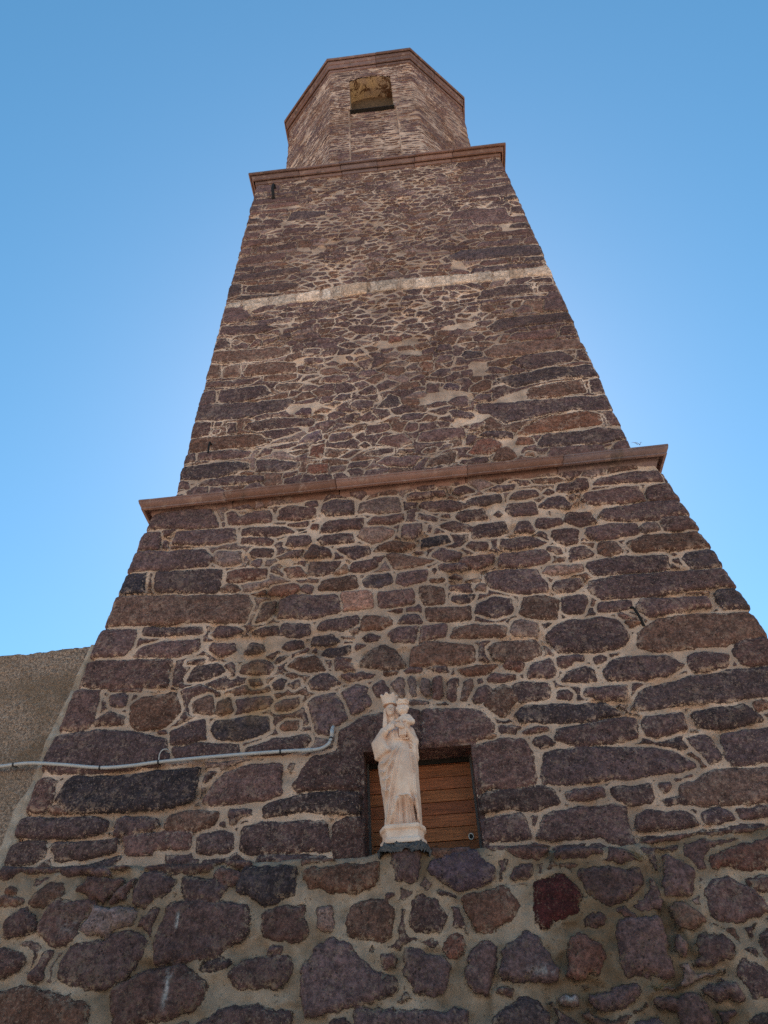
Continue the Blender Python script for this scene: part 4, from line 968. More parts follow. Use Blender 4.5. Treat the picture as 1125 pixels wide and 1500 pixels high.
Vp = np.concatenate([Vp.reshape(-1, 3), np.concatenate(led)])
npx = len(px); nr = len(tv) + 8
ex = lambda a: np.concatenate([a.reshape((len(tv) * npx,) + a.shape[2:])] + [a[-1]] * 8)
lsd = ex(sdp); lsd[len(tv) * npx:] = np.minimum(lsd[len(tv) * npx:], np.tile(np.where(fbm(px * 5, px * 0, 91, 3) > .12, .03, -.03), 8))
Fp = gridf(nr, npx)
# sides of the plinth
n0 = len(Vp); ends = []
for c in (0, npx - 1):
    idx = np.arange(len(tv)) * npx + c; P = Vp[idx].copy(); P[:, 1] = t1y(P[:, 2]) + 4.0; ends.append((idx, P))
Vp = np.concatenate([Vp, ends[0][1], ends[1][1]])
a0 = n0 + np.arange(len(tv)); a1 = a0 + len(tv)
Fp = np.concatenate([Fp, np.stack([a0[:-1], ends[0][0][:-1], ends[0][0][1:], a0[1:]], -1), np.stack([ends[1][0][:-1], a1[:-1], a1[1:], ends[1][0][1:]], -1)])
e2 = lambda a, b: np.concatenate([a, b[:, 0], b[:, -1]])
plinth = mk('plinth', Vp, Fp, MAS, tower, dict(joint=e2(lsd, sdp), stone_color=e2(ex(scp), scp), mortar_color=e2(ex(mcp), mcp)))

# -- cornices
def sweep_cornice(name, loops, prof, joints, seed, base, parent=tower):
    """loops: function (offset) -> closed list of plan corners; prof: (offset, z) points; joints along the sides"""
    R = np.random.default_rng(seed)
    V = []; Cc = []; rows = []
    corners0 = loops(0.0); n = len(corners0)
    st = []                                                # stations: (edge, t, inset, block)
    blk = 0
    for e in range(n):
        a = Vector(corners0[e][:2]); b = Vector(corners0[(e + 1) % n][:2]); Ln = (b - a).length
        k = max(1, int(Ln / joints)); cuts = sorted([(i + R.uniform(-.22, .22)) / k for i in range(1, k)])
        st.append((e, 0.0, 0, blk)); prev = 0.0
        for t in cuts + [1.0]:
            m = max(1, int((t - prev) * Ln / .12))
            for i in range(1, m): st.append((e, prev + (t - prev) * i / m, 0, blk))
            if t < 1.0:
                w = .009 / Ln; st.append((e, t - w, 0, blk)); st.append((e, t, 1, blk)); blk += 1; st.append((e, t + w, 0, blk))
            prev = t
    off = R.uniform(-.004, .004, blk + 2); zof = R.uniform(-.003, .003, blk + 2); tint = R.uniform(.74, 1.2, blk + 2); hue = R.uniform(-.12, .12, blk + 2)
    for (e, t, ins, bk) in st:
        corner = (t == 0.0)
        for (o, z) in prof:
            L = loops(o + (0 if corner else off[bk]) - ins * .012); a = L[e]; b = L[(e + 1) % n]
            zz = z + (a[2] if len(a) > 2 else 0) * (1 - t) + (b[2] if len(b) > 2 else 0) * t + (0 if corner else zof[bk])
            x = a[0] * (1 - t) + b[0] * t; y = a[1] * (1 - t) + b[1] * t
            nzv = .006 * float(fbm(np.array([x * 3 + y * 3.0]), np.array([z * 6.0]), seed, 3)[0])
            V.append((x, y, zz + nzv)); c = np.array(base) * tint[bk] * np.array([1 + hue[bk], 1, 1 - hue[bk]]); Cc.append(c * (.55 if ins else 1))
    m = len(prof); ns = len(st)
    F = [(i * m + k, ((i + 1) % ns) * m + k, ((i + 1) % ns) * m + k + 1, i * m + k + 1) for i in range(ns) for k in range(m - 1)]
    return mk(name, V, np.array(F)[:, ::-1], COR, parent, dict(stone_color=np.array(Cc)), smooth=False)
def rect_loop(xl, xr, y0, dep, tilt):
    def f(o):
        return [(xl - o, y0 - o, -tilt), (xr + o, y0 - o, tilt), (xr + o, y0 + dep + o, tilt), (xl - o, y0 + dep + o, -tilt)]
    return f
def arc(o0, z0, o1, z1, k, bulge):
    out = []
    for i in range(k + 1):
        t = i / k; out.append((o0 + (o1 - o0) * t + bulge * math.sin(math.pi * t), z0 + (z1 - z0) * t))
    return out
RED = (.225, .124, .104)
pr = [(-.3, ZC1 + .04), (O1 - .02, ZC1 + .008), (O1, ZC1), (O1 + .001, ZC1 - .022)] + arc(O1 - .004, ZC1 - .024, .214, ZC1 - .082, 7, .014) + [(.212, ZC1 - .084), (.228, ZC1 - .087), (.229, ZC1 - .103), (.210, ZC1 - .106), (.203, ZC1 - .106), (.196, ZC1 - .050), (.150, ZC1 - .046), (.146, ZC1 - .120), (.120, ZC1 - .160), (.02, ZC1 - .17)]
sweep_cornice('cornice', rect_loop(XL, XR, 0.0, WT, .035), pr, .85, 3, RED)
k2 = TP * (ZC2 - ZC1)
pr = [(-.6, ZC2 + .06), (O2 - .02, ZC2 + .01), (O2, ZC2), (O2, ZC2 - .05), (O2 - .022, ZC2 - .052), (O2 - .026, ZC2 - .02), (O2 - .046, ZC2 - .02)] + arc(O2 - .048, ZC2 - .06, .066, ZC2 - .130, 5, .010) + [(.066, ZC2 - .132), (.084, ZC2 - .135), (.084, ZC2 - .165), (.062, ZC2 - .168), (.058, ZC2 - .11), (.040, ZC2 - .11), (.036, ZC2 - .176), (.03, ZC2 - .235), (-.06, ZC2 - .24)]
sweep_cornice('cornice', rect_loop(XL + k2, XR - k2, k2, WT - 2 * k2, .02), pr, .7, 5, (.235, .132, .112))

# -- octagonal storey
def octo(A, dz=0.0):
    a = A / 2; s = a * OCH; P = [(-s, -a), (s, -a), (a, -s), (a, s), (s, a), (-s, a), (-a, s), (-a, -s)]
    return [(OCX + x, OCY + y, dz * x) for x, y in P]
TLT = .035
C8 = np.array([c[:2] for c in octo(OW)])
NX0, NX1, NZ0, NZ1 = -.590, .283, 17.76, 19.46
zs8 = np.sort(np.concatenate([np.arange(ZC2, NZ0 - .005, .019), [NZ0], np.arange(NZ0 + .019, NZ1 - .005, .019), [NZ1], np.arange(NZ1 + .019, ZR, .019)]))
colx = []; per = 0.0
for e in range(8):
    a, b = C8[e], C8[(e + 1) % 8]; L = np.hypot(*(b - a)); d = (b - a) / L; nrm = np.array([d[1], -d[0]])
    fine = e in (7, 0, 1, 6, 2)
    ss = np.arange(.03, L - .02, .0195 if fine else .08)
    if e == 0:
        q0, q1 = NX0 - a[0], NX1 - a[0]; ss = np.sort(np.concatenate([ss[np.abs(ss - q0) > .008], [q0]])); ss = np.sort(np.concatenate([ss[np.abs(ss - q1) > .008], [q1]]))
    pv = C8[(e - 1) % 8]; dp = (a - pv) / np.hypot(*(a - pv)); np_ = np.array([dp[1], -dp[0]]); nc_ = (nrm + np_) / np.linalg.norm(nrm + np_)
    colx.append((a[0] - nc_[0] * .008, a[1] - nc_[1] * .008, per, nc_[0], nc_[1], e if e == 0 else -1))
    for s in ss: colx.append((a[0] + d[0] * s, a[1] + d[1] * s, per + s, nrm[0], nrm[1], e))
    per += L
cx = np.array(colx); nc = len(cx); nz = len(zs8)
X8 = np.tile(cx[:, 0], (nz, 1)); Y8 = np.tile(cx[:, 1], (nz, 1)); U8 = np.tile(cx[:, 2], (nz, 1)); Z8 = np.tile(zs8[:, None], (1, nc))
def oct_fn(u, z):
    hq, s, c, m = masonry(u, z, [], (.36, .088), .0125, 400, .95, ((.66, .50, .42), (.34, .235, .19)),   .008, 1.28, keepvar=.3, vary=.022, proud=.004, crev=.014, vcol='nnbbnngb', stains=False)
    Lf = per / 8
    sdist = np.minimum(np.abs(u % per), 9)                # long dressed blocks at the corners
    return hq, s, c, m
h8, s8, c8, m8 = oct_fn(U8, Z8)
face0 = np.tile((cx[:, 5] == 0)[None], (nz, 1))
pan = face0 & (X8 > -.62) & (X8 < .33) & (Z8 < NZ0 + .01)  # walled-up lower half of the bell opening, set back a little
edge = np.minimum(np.abs(X8 + .62 + .02 * fbm(Z8 * 3, Z8 * 0, 3, 3)), np.abs(X8 - .33 + .03 * fbm(Z8 * 3, Z8 * 0 + 5, 4, 3)))
h8 = np.where(pan, h8 - .045, h8)
s8 = np.where(face0 & (Z8 < NZ0) & (edge < .014), -.02, s8)
V8 = np.stack([X8 + np.tile(cx[:, 3], (nz, 1)) * h8, Y8 + np.tile(cx[:, 4], (nz, 1)) * h8, Z8], -1).reshape(-1, 3)
ii = np.arange(nz - 1)[:, None] * nc + np.arange(nc)[None]; jj = np.arange(nz - 1)[:, None] * nc + ((np.arange(nc) + 1) % nc)[None]
F8 = np.stack([ii, jj, jj + nc, ii + nc], -1).reshape(-1, 4)
arch = lambda x: NZ1 - .16 * np.clip((x - (NX0 + NX1) / 2) / ((NX1 - NX0) / 2), -1, 1) ** 2
f0 = face0.ravel()[F8].all(1); fxc = X8.ravel()[F8].mean(1); fzc = Z8.ravel()[F8].mean(1)
F8 = F8[~(f0 & (fxc > NX0) & (fxc < NX1) & (fzc > NZ0) & (fzc < arch(fxc)))]
octs = mk('octagonal_storey', V8, F8, MAS, tower, dict(joint=s8.ravel(), stone_color=c8.reshape(-1, 3), mortar_color=m8.reshape(-1, 3)))
A8 = (OA - OW) / 2
def oct_loop(o):
    return [(x, y, z) for x, y, z in octo(OW + 2 * o, TLT)]
pr = [(-.9, ZR + .10), (A8 - .02, ZR + .012), (A8, ZR), (A8, ZR - .085), (A8 - .018, ZR - .09), (A8 - .022, ZR - .04), (A8 - .042, ZR - .04)] + arc(A8 - .044, ZR - .10, .066, ZR - .20, 4, .008) + [(.05, ZR - .205), (.05, ZR - .37), (.066, ZR - .375), (.066, ZR - .42), (.046, ZR - .425), (.044, ZR - .37), (.026, ZR - .37), (.022, ZR - .52), (-.08, ZR - .53)]
oc = sweep_cornice('cornice', oct_loop, pr, .62, 9, (.225, .118, .096))
# roof slab over the octagon
P = octo(OW - 1.2, TLT); mb = MB(); mb.add([(x, y, ZR + .1 + z) for x, y, z in P] + [(OCX, OCY, ZR + 1.3)], [(i, (i + 1) % 8, 8) for i in range(8)])
mb.build('roof', COR, tower, attrs=dict(stone_color=np.tile(np.array([RED]), (9, 1))))
# bell opening
yo = OCY - OW / 2; yb = yo + .50
nxs = np.linspace(NX0 - .012, NX1 + .012, 25); nds = np.linspace(yo + .02, yb, 9)
GX, GY = np.meshgrid(nxs, nds); GZ = arch(GX) + .012 + .015 * fbm(GX * 6, GY * 6, 12, 3)
bo = mk('bell_opening', np.stack([GX, GY, GZ], -1).reshape(-1, 3), gridf(9, 25)[:, ::-1], NICHE, tower)
for s_, xx in ((1, NX0 - .006), (-1, NX1 + .006)):
    mb = MB(); mb.add([(xx, yo + .02, NZ0 - .02), (xx, yb, NZ0 - .02), (xx, yb, NZ1), (xx, yo + .02, NZ1)], [(0, 1, 2, 3)[::s_]]); mb.build('jamb', NICHE, bo)
mb = MB().box(NX0 - .02, NX1 + .02, yb - .06, yb - .02, NZ0 + .1, NZ1 + .04, .004); mb.build('back_panel', simple('brown_panel', (.14, .085, .05), .9, 12, .4), bo)
mb = MB().box(NX0 - .01, NX1 + .01, yo - .035, yo + .05, NZ0 - .005, NZ0 + .016, .004); mb.build('sill_bar', IRON, bo)
mb = MB().box(NX0, NX1, yo + .075, yb, NZ0 - .06, NZ0 - .01, .004); mb.build('sill', NICHE, bo)

# -- window behind the statue
yw = -0.212
win = MB(); win.box(WX0 + .03, WX1 - .03, yw + .012, yw + .04, 3.15, WZ1 - .01, 0)
window = win.build('window', DARKWOOD, tower)
bm_ = MB(); cols = []; R = np.random.default_rng(21); z = 3.12; 
while z < WZ1 - .02:
    hgt = .094 + R.uniform(-.004, .004); z1 = min(z + hgt - .0045, WZ1 - .012); yo_ = R.uniform(-.003, .003)
    n0 = len(bm_.v); bm_.box(WX0 + .012, WX1 - .012, yw - .012 + yo_, yw + .012, z, z1, .003)
    c = np.array([.34, .108, .042]) * R.uniform(.72, 1.22) * np.array([1, R.uniform(.92, 1.1), 1]); cols += [c] * (len(bm_.v) - n0)
    z += hgt
bm_.build('shutter_boards', WOOD, window, attrs=dict(stone_color=np.array(cols)))
fr = MB(); fr.box(WX0 - .004, WX0 + .016, yw - .05, yw + .04, 3.12, WZ1, .003).build('frame_post', FRAME, window); fr = MB(); fr.box(WX1 - .016, WX1 + .004, yw - .05, yw + .04, 3.12, WZ1, .003); fr.build('frame_post', FRAME, window)
MB().box(WX0 - .01, WX1 + .01, yw - .03, yw + .06, WZ1 - .035, WZ1 + .02, .004).build('lintel_beam', DARKWOOD, window)
# ring of the bolt hole
rc = Vector((.160, yw - .018, 3.425)); ring = MB(); nr_, nt_ = 20, 8; V = []; F = []
for i in range(nr_):
    a = 2 * math.pi * i / nr_
    for k in range(nt_):
        b = 2 * math.pi * k / nt_; rr = .0165 + .0040 * math.cos(b); V.append((rc.x + rr * math.cos(a), rc.y + .005 * math.sin(b), rc.z + rr * math.sin(a) * 1.25))
        F.append((i * nt_ + k, ((i + 1) % nr_) * nt_ + k, ((i + 1) % nr_) * nt_ + (k + 1) % nt_, i * nt_ + (k + 1) % nt_))
ro = ring.add(V, F).build('ring', METAL, window, True)
MB().tube([rc + Vector((0, -.002, 0)), rc + Vector((0, .004, 0))], .0140, 16).build('hole_plug', IRON, window)
# -- iron left in the wall
def iron(P, r, name): MB().tube(smooth_path(P, 5), r, 7).build(name, IRON, tower, True)
y_ = t2y(14.5); iron([(-1.93, y_ + .03, 14.60), (-1.935, y_ - .08, 14.58), (-1.94, y_ - .10, 14.40), (-1.93, y_ - .05, 14.22), (-1.945, y_ + .02, 14.20)], .026, 'iron_hook')
y_ = t2y(7.95); iron([(-2.285, y_ + .05, 8.04), (-2.285, y_ - .07, 8.02), (-2.285, y_ - .075, 7.85)], .011, 'iron_pin')
y_ = t1y(5.1); iron([(1.70, y_ + .04, 5.16), (1.72, y_ - .03, 5.13), (1.75, y_ - .035, 5.03), (1.765, y_ - .02, 4.95)], .012, 'iron_cramp')
# -- grey bedding mortar under the statue
SX, SY, SZ = -.300, -.745, 3.222
V = []; F = []; na, nb = 90, 26
for i in range(na):
    a = 2 * math.pi * i / na
    for k in range(nb):
        t = k / (nb - 1); rr = 1 + .16 * float(fbm(np.array([math.cos(a) * 2.3 + 5]), np.array([math.sin(a) * 2.3 + t]), 33, 3)[0])
        rt = math.sqrt(max(0, 1 - (.96 * t) ** 2.2)); ox = .182 * rt * math.cos(a) * rr; oy = .158 * rt * math.sin(a) * rr
        qn = float(fbm(np.array([math.cos(a) * 5 + 9]), np.array([math.sin(a) * 5 + t * 6]), 34, 4, .7)[0]); ox *= 1 + .16 * qn; oy *= 1 + .16 * qn; zz = -.058 + .078 * t + .034 * qn * (1 - .4 * t)
        V.append((SX + ox, SY + oy, SZ + zz)); F.append((i * nb + k, ((i + 1) % na) * nb + k, ((i + 1) % na) * nb + k + 1, i * nb + k + 1)) if k < nb - 1 else None
F.append(tuple(i * nb + nb - 1 for i in range(na)))
mk('bedding_mortar', V, F, GROUT, tower)

# ------------------------------------------------------------------ plastered wall to the left
pw = np.concatenate([np.arange(-4.7, -4.0, .05), np.arange(-4.0, -2.85, .011)])
xr_, _ = None, None
nzp = 190; V = []; S = []
tt = np.linspace(0, 1, nzp)
ptop = lambda f: 5.235 + .05 * sstep(.9, 1.9, f) + .035 * fbm(f * 5, f * 0 + 2, 55, 4) + .012 * vn(f * 30, f * 0, 56)
fcol = np.concatenate([np.linspace(0, .6, 24)[:-1], np.linspace(.6, 1, 150)])
TTT, FF = np.meshgrid(tt, fcol, indexing='ij')
ztop = ptop(FF * 1.9); ZP = 3.05 + (ztop - 3.05) * TTT
xe = t1x(ZP)[0] + .012 + .012 * fbm(ZP * 5, ZP * 0, 58, 3)
XP = -4.9 + (xe + 4.9) * FF
dist = xe - XP
fw = .085 + .035 * (5.3 - ZP) / 2 + .03 * fbm(ZP * 3.5, ZP * 0 + 7, 57, 3)
fil = sstep(.012, -.012, dist - fw)
hp = .011 * fbm(XP * 32, ZP * 40, 60, 3, .7) + .012 * fbm(XP * 3, ZP * 3, 61, 3)
hp = hp * (1 - .4 * fil) + fil * (.030 * np.sqrt(np.clip(dist / .05, 0, 1)) * np.clip(.8 + 1.2 * fbm(XP * 6, ZP * 6, 62, 3), .1, 2) - .012)
YP = t1y(ZP) + .035 - hp
VP = np.stack([XP, YP, ZP], -1); nr0, nc0 = XP.shape
tp = []
for k in range(1, 7):
    t = k / 6; a = VP[-1].copy(); a[:, 1] += .55 * t; a[:, 2] += .03 * math.sin(t * math.pi) + .006 * fbm(a[:, 0] * 12, a[:, 0] * 0 + k, 63, 3); tp.append(a)
VP = np.concatenate([VP.reshape(-1, 3), np.concatenate(tp)]); FPw = gridf(nr0 + 6, nc0); filA = np.concatenate([fil.ravel()] + [fil[-1]] * 6)
nb0 = len(VP); VP = np.concatenate([VP, [(-4.9, -.0, 3.0), (-2.9, 0.0, 3.0)]]); filA = np.concatenate([filA, [0, 0]])
pwall = mk('plastered_wall', VP, FPw, PLA, None, dict(joint=filA))
tag(pwall, 'rough brown plastered wall butting against the left edge of the tower', 'wall')

# ------------------------------------------------------------------ conduit
cond = empty('electrical_conduit', (-2.6, t1y(4.05), 4.05))
tag(cond, 'thin pale grey electrical conduit clipped across the wall left of the window', 'conduit')
def wp(x, z, o=.046): return Vector((x, t1y(z) - o, z))
path = [wp(-4.2, 4.155), wp(-3.75, 4.125), wp(-3.415, 4.127), wp(-3.17, 4.135), wp(-2.9, 4.10), wp(-2.585, 4.048), wp(-2.35, 4.043), wp(-2.134, 4.055), wp(-1.7, 4.062), wp(-1.2, 4.060), wp(-.99, 4.052), wp(-.90, 4.056), wp(-.842, 4.085), wp(-.818, 4.13), wp(-.812, 4.18), wp(-.81, 4.232, .028), wp(-.808, 4.252, .0), wp(-.806, 4.256, -.05)]
MB().tube(smooth_path(path, 8), .0135, 14).build('pipe', PIPE, cond, True)
MB().tube([wp(-1.045, 4.052), wp(-.955, 4.050)], .0165, 14).build('coupling', PIPE, cond, True)
MB().tube([wp(-.812, 4.15), wp(-.811, 4.21)], .0158, 14).build('coupling', PIPE, cond, True)
pp = smooth_path(path, 8)
def clip_at(x, z=None):
    k = min(range(len(pp) - 1), key=lambda i: abs(pp[i].x - x) + (0 if z is None else abs(pp[i].z - z) * 3)); a, b = pp[k], pp[k + 1]; d = (b - a).normalized()
    c = MB(); c.tube([a - d * .006, a + d * .006], .0163, 12); c.tube([a, a + Vector((0, .045, 0))], .008, 8); c.build('clip', CLIP, cond, True)
for x in (-3.30, -2.60, -2.135, -1.2, ): clip_at(x)
clip_at(-.815, 4.135)
a = wp(-2.135, 4.055); MB().tube(smooth_path([a + Vector((0, 0, .01)), a + Vector((.005, -.012, .06)), a + Vector((.03, -.015, .09)), a + Vector((.055, .0, .095)), a + Vector((.06, .03, .09))], 5), .0045, 7).build('cable_tie', PIPE, cond, True)

# ------------------------------------------------------------------ weeds
def tuft(name, at, n, ln, spread, seed, label, droop=.5, par=None):
    R = np.random.default_rng(seed); mb = MB()
    for i in range(n):
        a = R.uniform(0, 2 * math.pi); l = ln * R.uniform(.45, 1); d = Vector((math.cos(a) * spread, -abs(math.sin(a)) * spread - .15, R.uniform(.3, 1))).normalized()
        p = Vector(at) + Vector((R.uniform(-.02, .02), 0, R.uniform(-.01, .01))); P = [p]
        for k in range(1, 6):
            d = (d + Vector((R.uniform(-.15, .15), R.uniform(-.1, .1), -droop * k * .12))).normalized(); P.append(P[-1] + d * l / 5)
        mb.tube(P, [.0028, .0026, .0022, .0018, .0012, .0006], 5)
    return tag(mb.build(name, DRY, None, True), label, 'weed')
tuft('weed', (1.085, -.855, 2.33), 22, .10, .9, 2, 'dry spiky weed sprouting low on the plinth at the lower right', .5)
tuft('weed', (1.20, -.735, 3.045), 12, .12, 1.0, 4, 'sparse dry twig growing from the mortar right of the window, below the ledge', .4)
tuft('grass_blade', (2.285, -.255, ZC1 + .055), 3, .16, .5, 6, 'single dry grass blade hanging over the right end of the lower cornice', 1.4)

# ------------------------------------------------------------------ ground
gm = MB(); V = []; F = []
rr_ = [0, 4, 8, 14, 22, 40, 80, 200, 600, 2000]
V.append((0, -6, 0)); nS = 48
for r in rr_[1:]:
    for k in range(nS): V.append((r * math.cos(2 * math.pi * k / nS), -6 + r * math.sin(2 * math.pi * k / nS), 0))
for k in range(nS): F.append((0, 1 + k, 1 + (k + 1) % nS))
for j in range(len(rr_) - 2):
    for k in range(nS):
        a = 1 + j * nS; F.append((a + k, a + nS + k, a + nS + (k + 1) % nS, a + (k + 1) % nS))
tag(gm.add(V, F).build('ground', GRD), kind='structure')

# ------------------------------------------------------------------ statue: implicit shapes meshed with surface nets
def surface_nets(D, org, vx):
    nx, ny, nz = D.shape; ins = D < 0
    c = [ins[i:nx - 1 + i, j:ny - 1 + j, k:nz - 1 + k] for i in (0, 1) for j in (0, 1) for k in (0, 1)]
    s = sum(a.astype(np.int8) for a in c); act = (s > 0) & (s < 8)
    idx = np.full(act.shape, -1, np.int64); I = np.argwhere(act); idx[act] = np.arange(len(I))
    P = np.zeros((len(I), 3)); Wt = np.zeros(len(I)); i, j, k = I.T
    cor = [(a, b, d) for a in (0, 1) for b in (0, 1) for d in (0, 1)]
    val = [D[i + a, j + b, k + d] for a, b, d in cor]
    for m in range(8):
        for ax in range(3):
            q = list(cor[m])
            if q[ax]: continue
            q[ax] = 1; n = cor.index(tuple(q)); v0, v1 = val[m], val[n]; x = (v0 < 0) != (v1 < 0)
            t = np.where(x, v0 / np.where(x, v0 - v1, 1), 0); p = np.tile(np.array(cor[m], float), (len(I), 1)); p[:, ax] += t
            P += np.where(x[:, None], p, 0); Wt += x
    P = (I + P / Wt[:, None]) * vx + np.array(org)
    F = []
    for ax in range(3):
        sl0 = [slice(1, -1)] * 3; sl0[ax] = slice(0, -1); sl1 = [slice(1, -1)] * 3; sl1[ax] = slice(1, None)
        a = ins[tuple(sl0)]; b = ins[tuple(sl1)]; E = np.argwhere(a != b)
        if not len(E): continue
        off = np.ones(3, int); off[ax] = 0; E0 = E + off; flip = a[tuple(E.T)]
        u, v = [(1, 2), (2, 0), (0, 1)][ax]; du = np.zeros(3, int); dv = np.zeros(3, int); du[u] = 1; dv[v] = 1
        q = [idx[tuple((E0 - du - dv).T)], idx[tuple((E0 - dv).T)], idx[tuple(E0.T)], idx[tuple((E0 - du).T)]]
        Q = np.stack(q, -1); Q = np.where(flip[:, None], Q, Q[:, ::-1]); F.append(Q)
    F = np.concatenate(F); return P, F[(F >= 0).all(1)]
class SDF:
    def __init__(s, lo, hi, vx):
        s.lo = np.array(lo, float); s.vx = vx; n = np.ceil((np.array(hi) - s.lo) / vx).astype(int) + 1
        g = [s.lo[i] + np.arange(n[i]) * vx for i in range(3)]
        s.X, s.Y, s.Z = np.meshgrid(*[a.astype(np.float32) for a in g], indexing='ij'); s.D = np.full(s.X.shape, 1.0, np.float32)
    def add(s, d, k=0.012):
        if k <= 0: s.D = np.minimum(s.D, d); return
        h = np.clip(.5 + .5 * (s.D - d) / k, 0, 1); s.D = s.D + (d - s.D) * h - k * h * (1 - h)
    def cut(s, d, k=0.006):
        h = np.clip(.5 - .5 * (s.D + d) / k, 0, 1); s.D = s.D + (-d - s.D) * h + k * h * (1 - h)
    def cap(s, a, b, r0, r1=None):
        r1 = r0 if r1 is None else r1; a = np.array(a, np.float32); b = np.array(b, np.float32); d = b - a
        px, py, pz = s.X - a[0], s.Y - a[1], s.Z - a[2]; t = np.clip((px * d[0] + py * d[1] + pz * d[2]) / (d @ d + 1e-9), 0, 1)
        return np.sqrt((px - d[0] * t) ** 2 + (py - d[1] * t) ** 2 + (pz - d[2] * t) ** 2) - (r0 + (r1 - r0) * t)
    def ell(s, c, r):
        x, y, z = (s.X - c[0]) / r[0], (s.Y - c[1]) / r[1], (s.Z - c[2]) / r[2]; k = np.sqrt(x * x + y * y + z * z); return (k - 1) * min(r)
    def mesh(s): return surface_nets(s.D, s.lo, s.vx)
statue = empty('religious_statue', (SX, SY, SZ))
tag(statue, 'cream stone statue of a crowned woman holding a crowned child, standing before the shuttered window', 'statue')
def place(name, s, parent=statue):
    P, F = s.mesh(); th = math.radians(6); P = P + np.array([SX, SY, SZ]); return mk(name, P, F, STA, parent)

# woman: robe, arms, hands, head in one surface
s = SDF((-.235, -.19, .085), (.215, .15, 1.03), .0038)
zk = [.08, .13, .20, .34, .46, .545, .60, .65, .705, .76, .80, .83, .855, .875, .89]
xl_ = [-.122, -.118, -.110, -.120, -.134, -.140, -.132, -.118, -.104, -.108, -.112, -.104, -.078, -.045, -.03]
xr_ = [.128, .126, .124, .125, .125, .128, .130, .128, .118, .110, .108, .096, .064, .024, .0]
yf_ = [-.118, -.112, -.104, -.108, -.116, -.114, -.104, -.094, -.084, -.080, -.074, -.066, -.052, -.035, -.02]
yb_ = [.10, .10, .092, .09, .088, .085, .082, .078, .072, .074, .074, .068, .056, .036, .02]
zz = s.Z[0, 0]; itp = lambda v: np.interp(zz, zk, v).astype(np.float32)[None, None]
cxm = (itp(xl_) + itp(xr_)) / 2; rx = (itp(xr_) - itp(xl_)) / 2; cym = (itp(yf_) + itp(yb_)) / 2; ry = (itp(yb_) - itp(yf_)) / 2
ang = np.arctan2(s.X - cxm, -(s.Y - cym)).astype(np.float32)
# cloth folds drawn as curves over the front of the robe (x, z), with height and width
def curve2(P, n=14):
    Q = smooth_path([(p[0], p[1], 0) for p in P], n); return np.array([(q.x, q.y) for q in Q])
X2 = s.X[:, 0, :]; Z2 = s.Z[:, 0, :]
fold = np.zeros_like(X2)
def addfold(P, amp, w, taper=True):
    global fold
    C = curve2(P); n = len(C); f = np.zeros_like(X2)
    for i in range(n - 1):
        a, b = C[i], C[i + 1]; e = b - a; t = np.clip(((X2 - a[0]) * e[0] + (Z2 - a[1]) * e[1]) / (e @ e + 1e-9), 0, 1)
        d2 = (X2 - a[0] - e[0] * t) ** 2 + (Z2 - a[1] - e[1] * t) ** 2; u = (i + t) / (n - 1); k = np.minimum(1, np.minimum(u, 1 - u) * 5) if taper else 1
        g = np.exp(-np.sqrt(d2) / (w * .85)) * k; f = np.maximum(f, g)
    fold = fold + amp * 2.5 * f
addfold([(.025, .69), (-.04, .56), (-.085, .40), (-.105, .25)], .014, .013)
addfold([(.035, .68), (-.005, .55), (-.055, .37), (-.085, .19), (-.10, .135)], .016, .013)
addfold([(.040, .66), (.02, .55), (-.015, .40), (-.05, .25), (-.075, .14)], .010, .010)
addfold([(.10, .66), (.115, .52), (.112, .38), (.118, .22), (.12, .12)], .014, .012)
addfold([(.075, .68), (.092, .55), (.097, .40), (.100, .25)], .009, .008)
addfold([(.055, .45), (.070, .36), (.090, .26), (.105, .13)], -.0085, .008)
addfold([(-.004, .304), (.025, .296), (.054, .300), (.075, .275), (.095, .245)], .013, .008)
addfold([(-.074, .129), (-.045, .20), (-.02, .26), (-.004, .304)], .014, .009)
addfold([(-.135, .56), (-.10, .525), (-.05, .565), (.0, .63)], .012, .011)
addfold([(-.138, .51), (-.10, .465), (-.055, .50), (-.01, .58)], .011, .010)
addfold([(-.132, .45), (-.095, .405), (-.055, .43), (-.02, .50)], .010, .010)
addfold([(-.125, .38), (-.09, .335), (-.06, .36)], .009, .010)
for x0, x1, a in ((-.028, -.045, .009), (-.005, -.012, .013), (.018, .015, -.008), (.035, .038, .010), (.058, .066, .010), (.08, .09, .011), (.105, .108, .009)):
    addfold([(x0, .285), ((x0 + x1) / 2, .20), (x1, .11)], a, .0075, False)
for x0, a in ((-.045, .006), (-.02, .007), (.005, .007), (.03, .007), (.055, .006)):
    addfold([(x0, .79), (x0 + .008, .71)], a, .006)
under = poly_sd(np.array([(-.078, .10), (-.072, .135), (-.045, .21), (-.02, .265), (-.004, .304), (.02, .296), (.054, .302), (.075, .27), (.098, .235), (.118, .10)]), X2.astype(float) + .003 * np.sin(Z2 * 90), Z2.astype(float))
fold = fold - .020 * sstep(-.003, .003, under)             # the skirt shows below the mantle's hem
fr = sstep(.05, -.03, s.Y).astype(np.float32)
rip = .0045 * np.sin(ang * 11 + s.Z * 9) * sstep(1.1, 1.9, np.abs(ang)) * sstep(.86, .7, s.Z)
body = (np.sqrt(((s.X - cxm) / rx) ** 2 + ((s.Y - cym) / ry) ** 2) - 1) * np.minimum(rx, ry) * .9 - fold[:, None, :].astype(np.float32) * fr - rip
body = np.maximum(body, s.Z - .888); body = np.maximum(body, .10 - s.Z)
s.add(body, 0)
s.add(s.ell((.035, -.085, .43), (.055, .048, .13)), .05)                         # bent knee under the cloth
s.add(s.cap((-.095, .0, .80), (-.150, -.035, .705), .036, .033), .02)             # her right upper arm
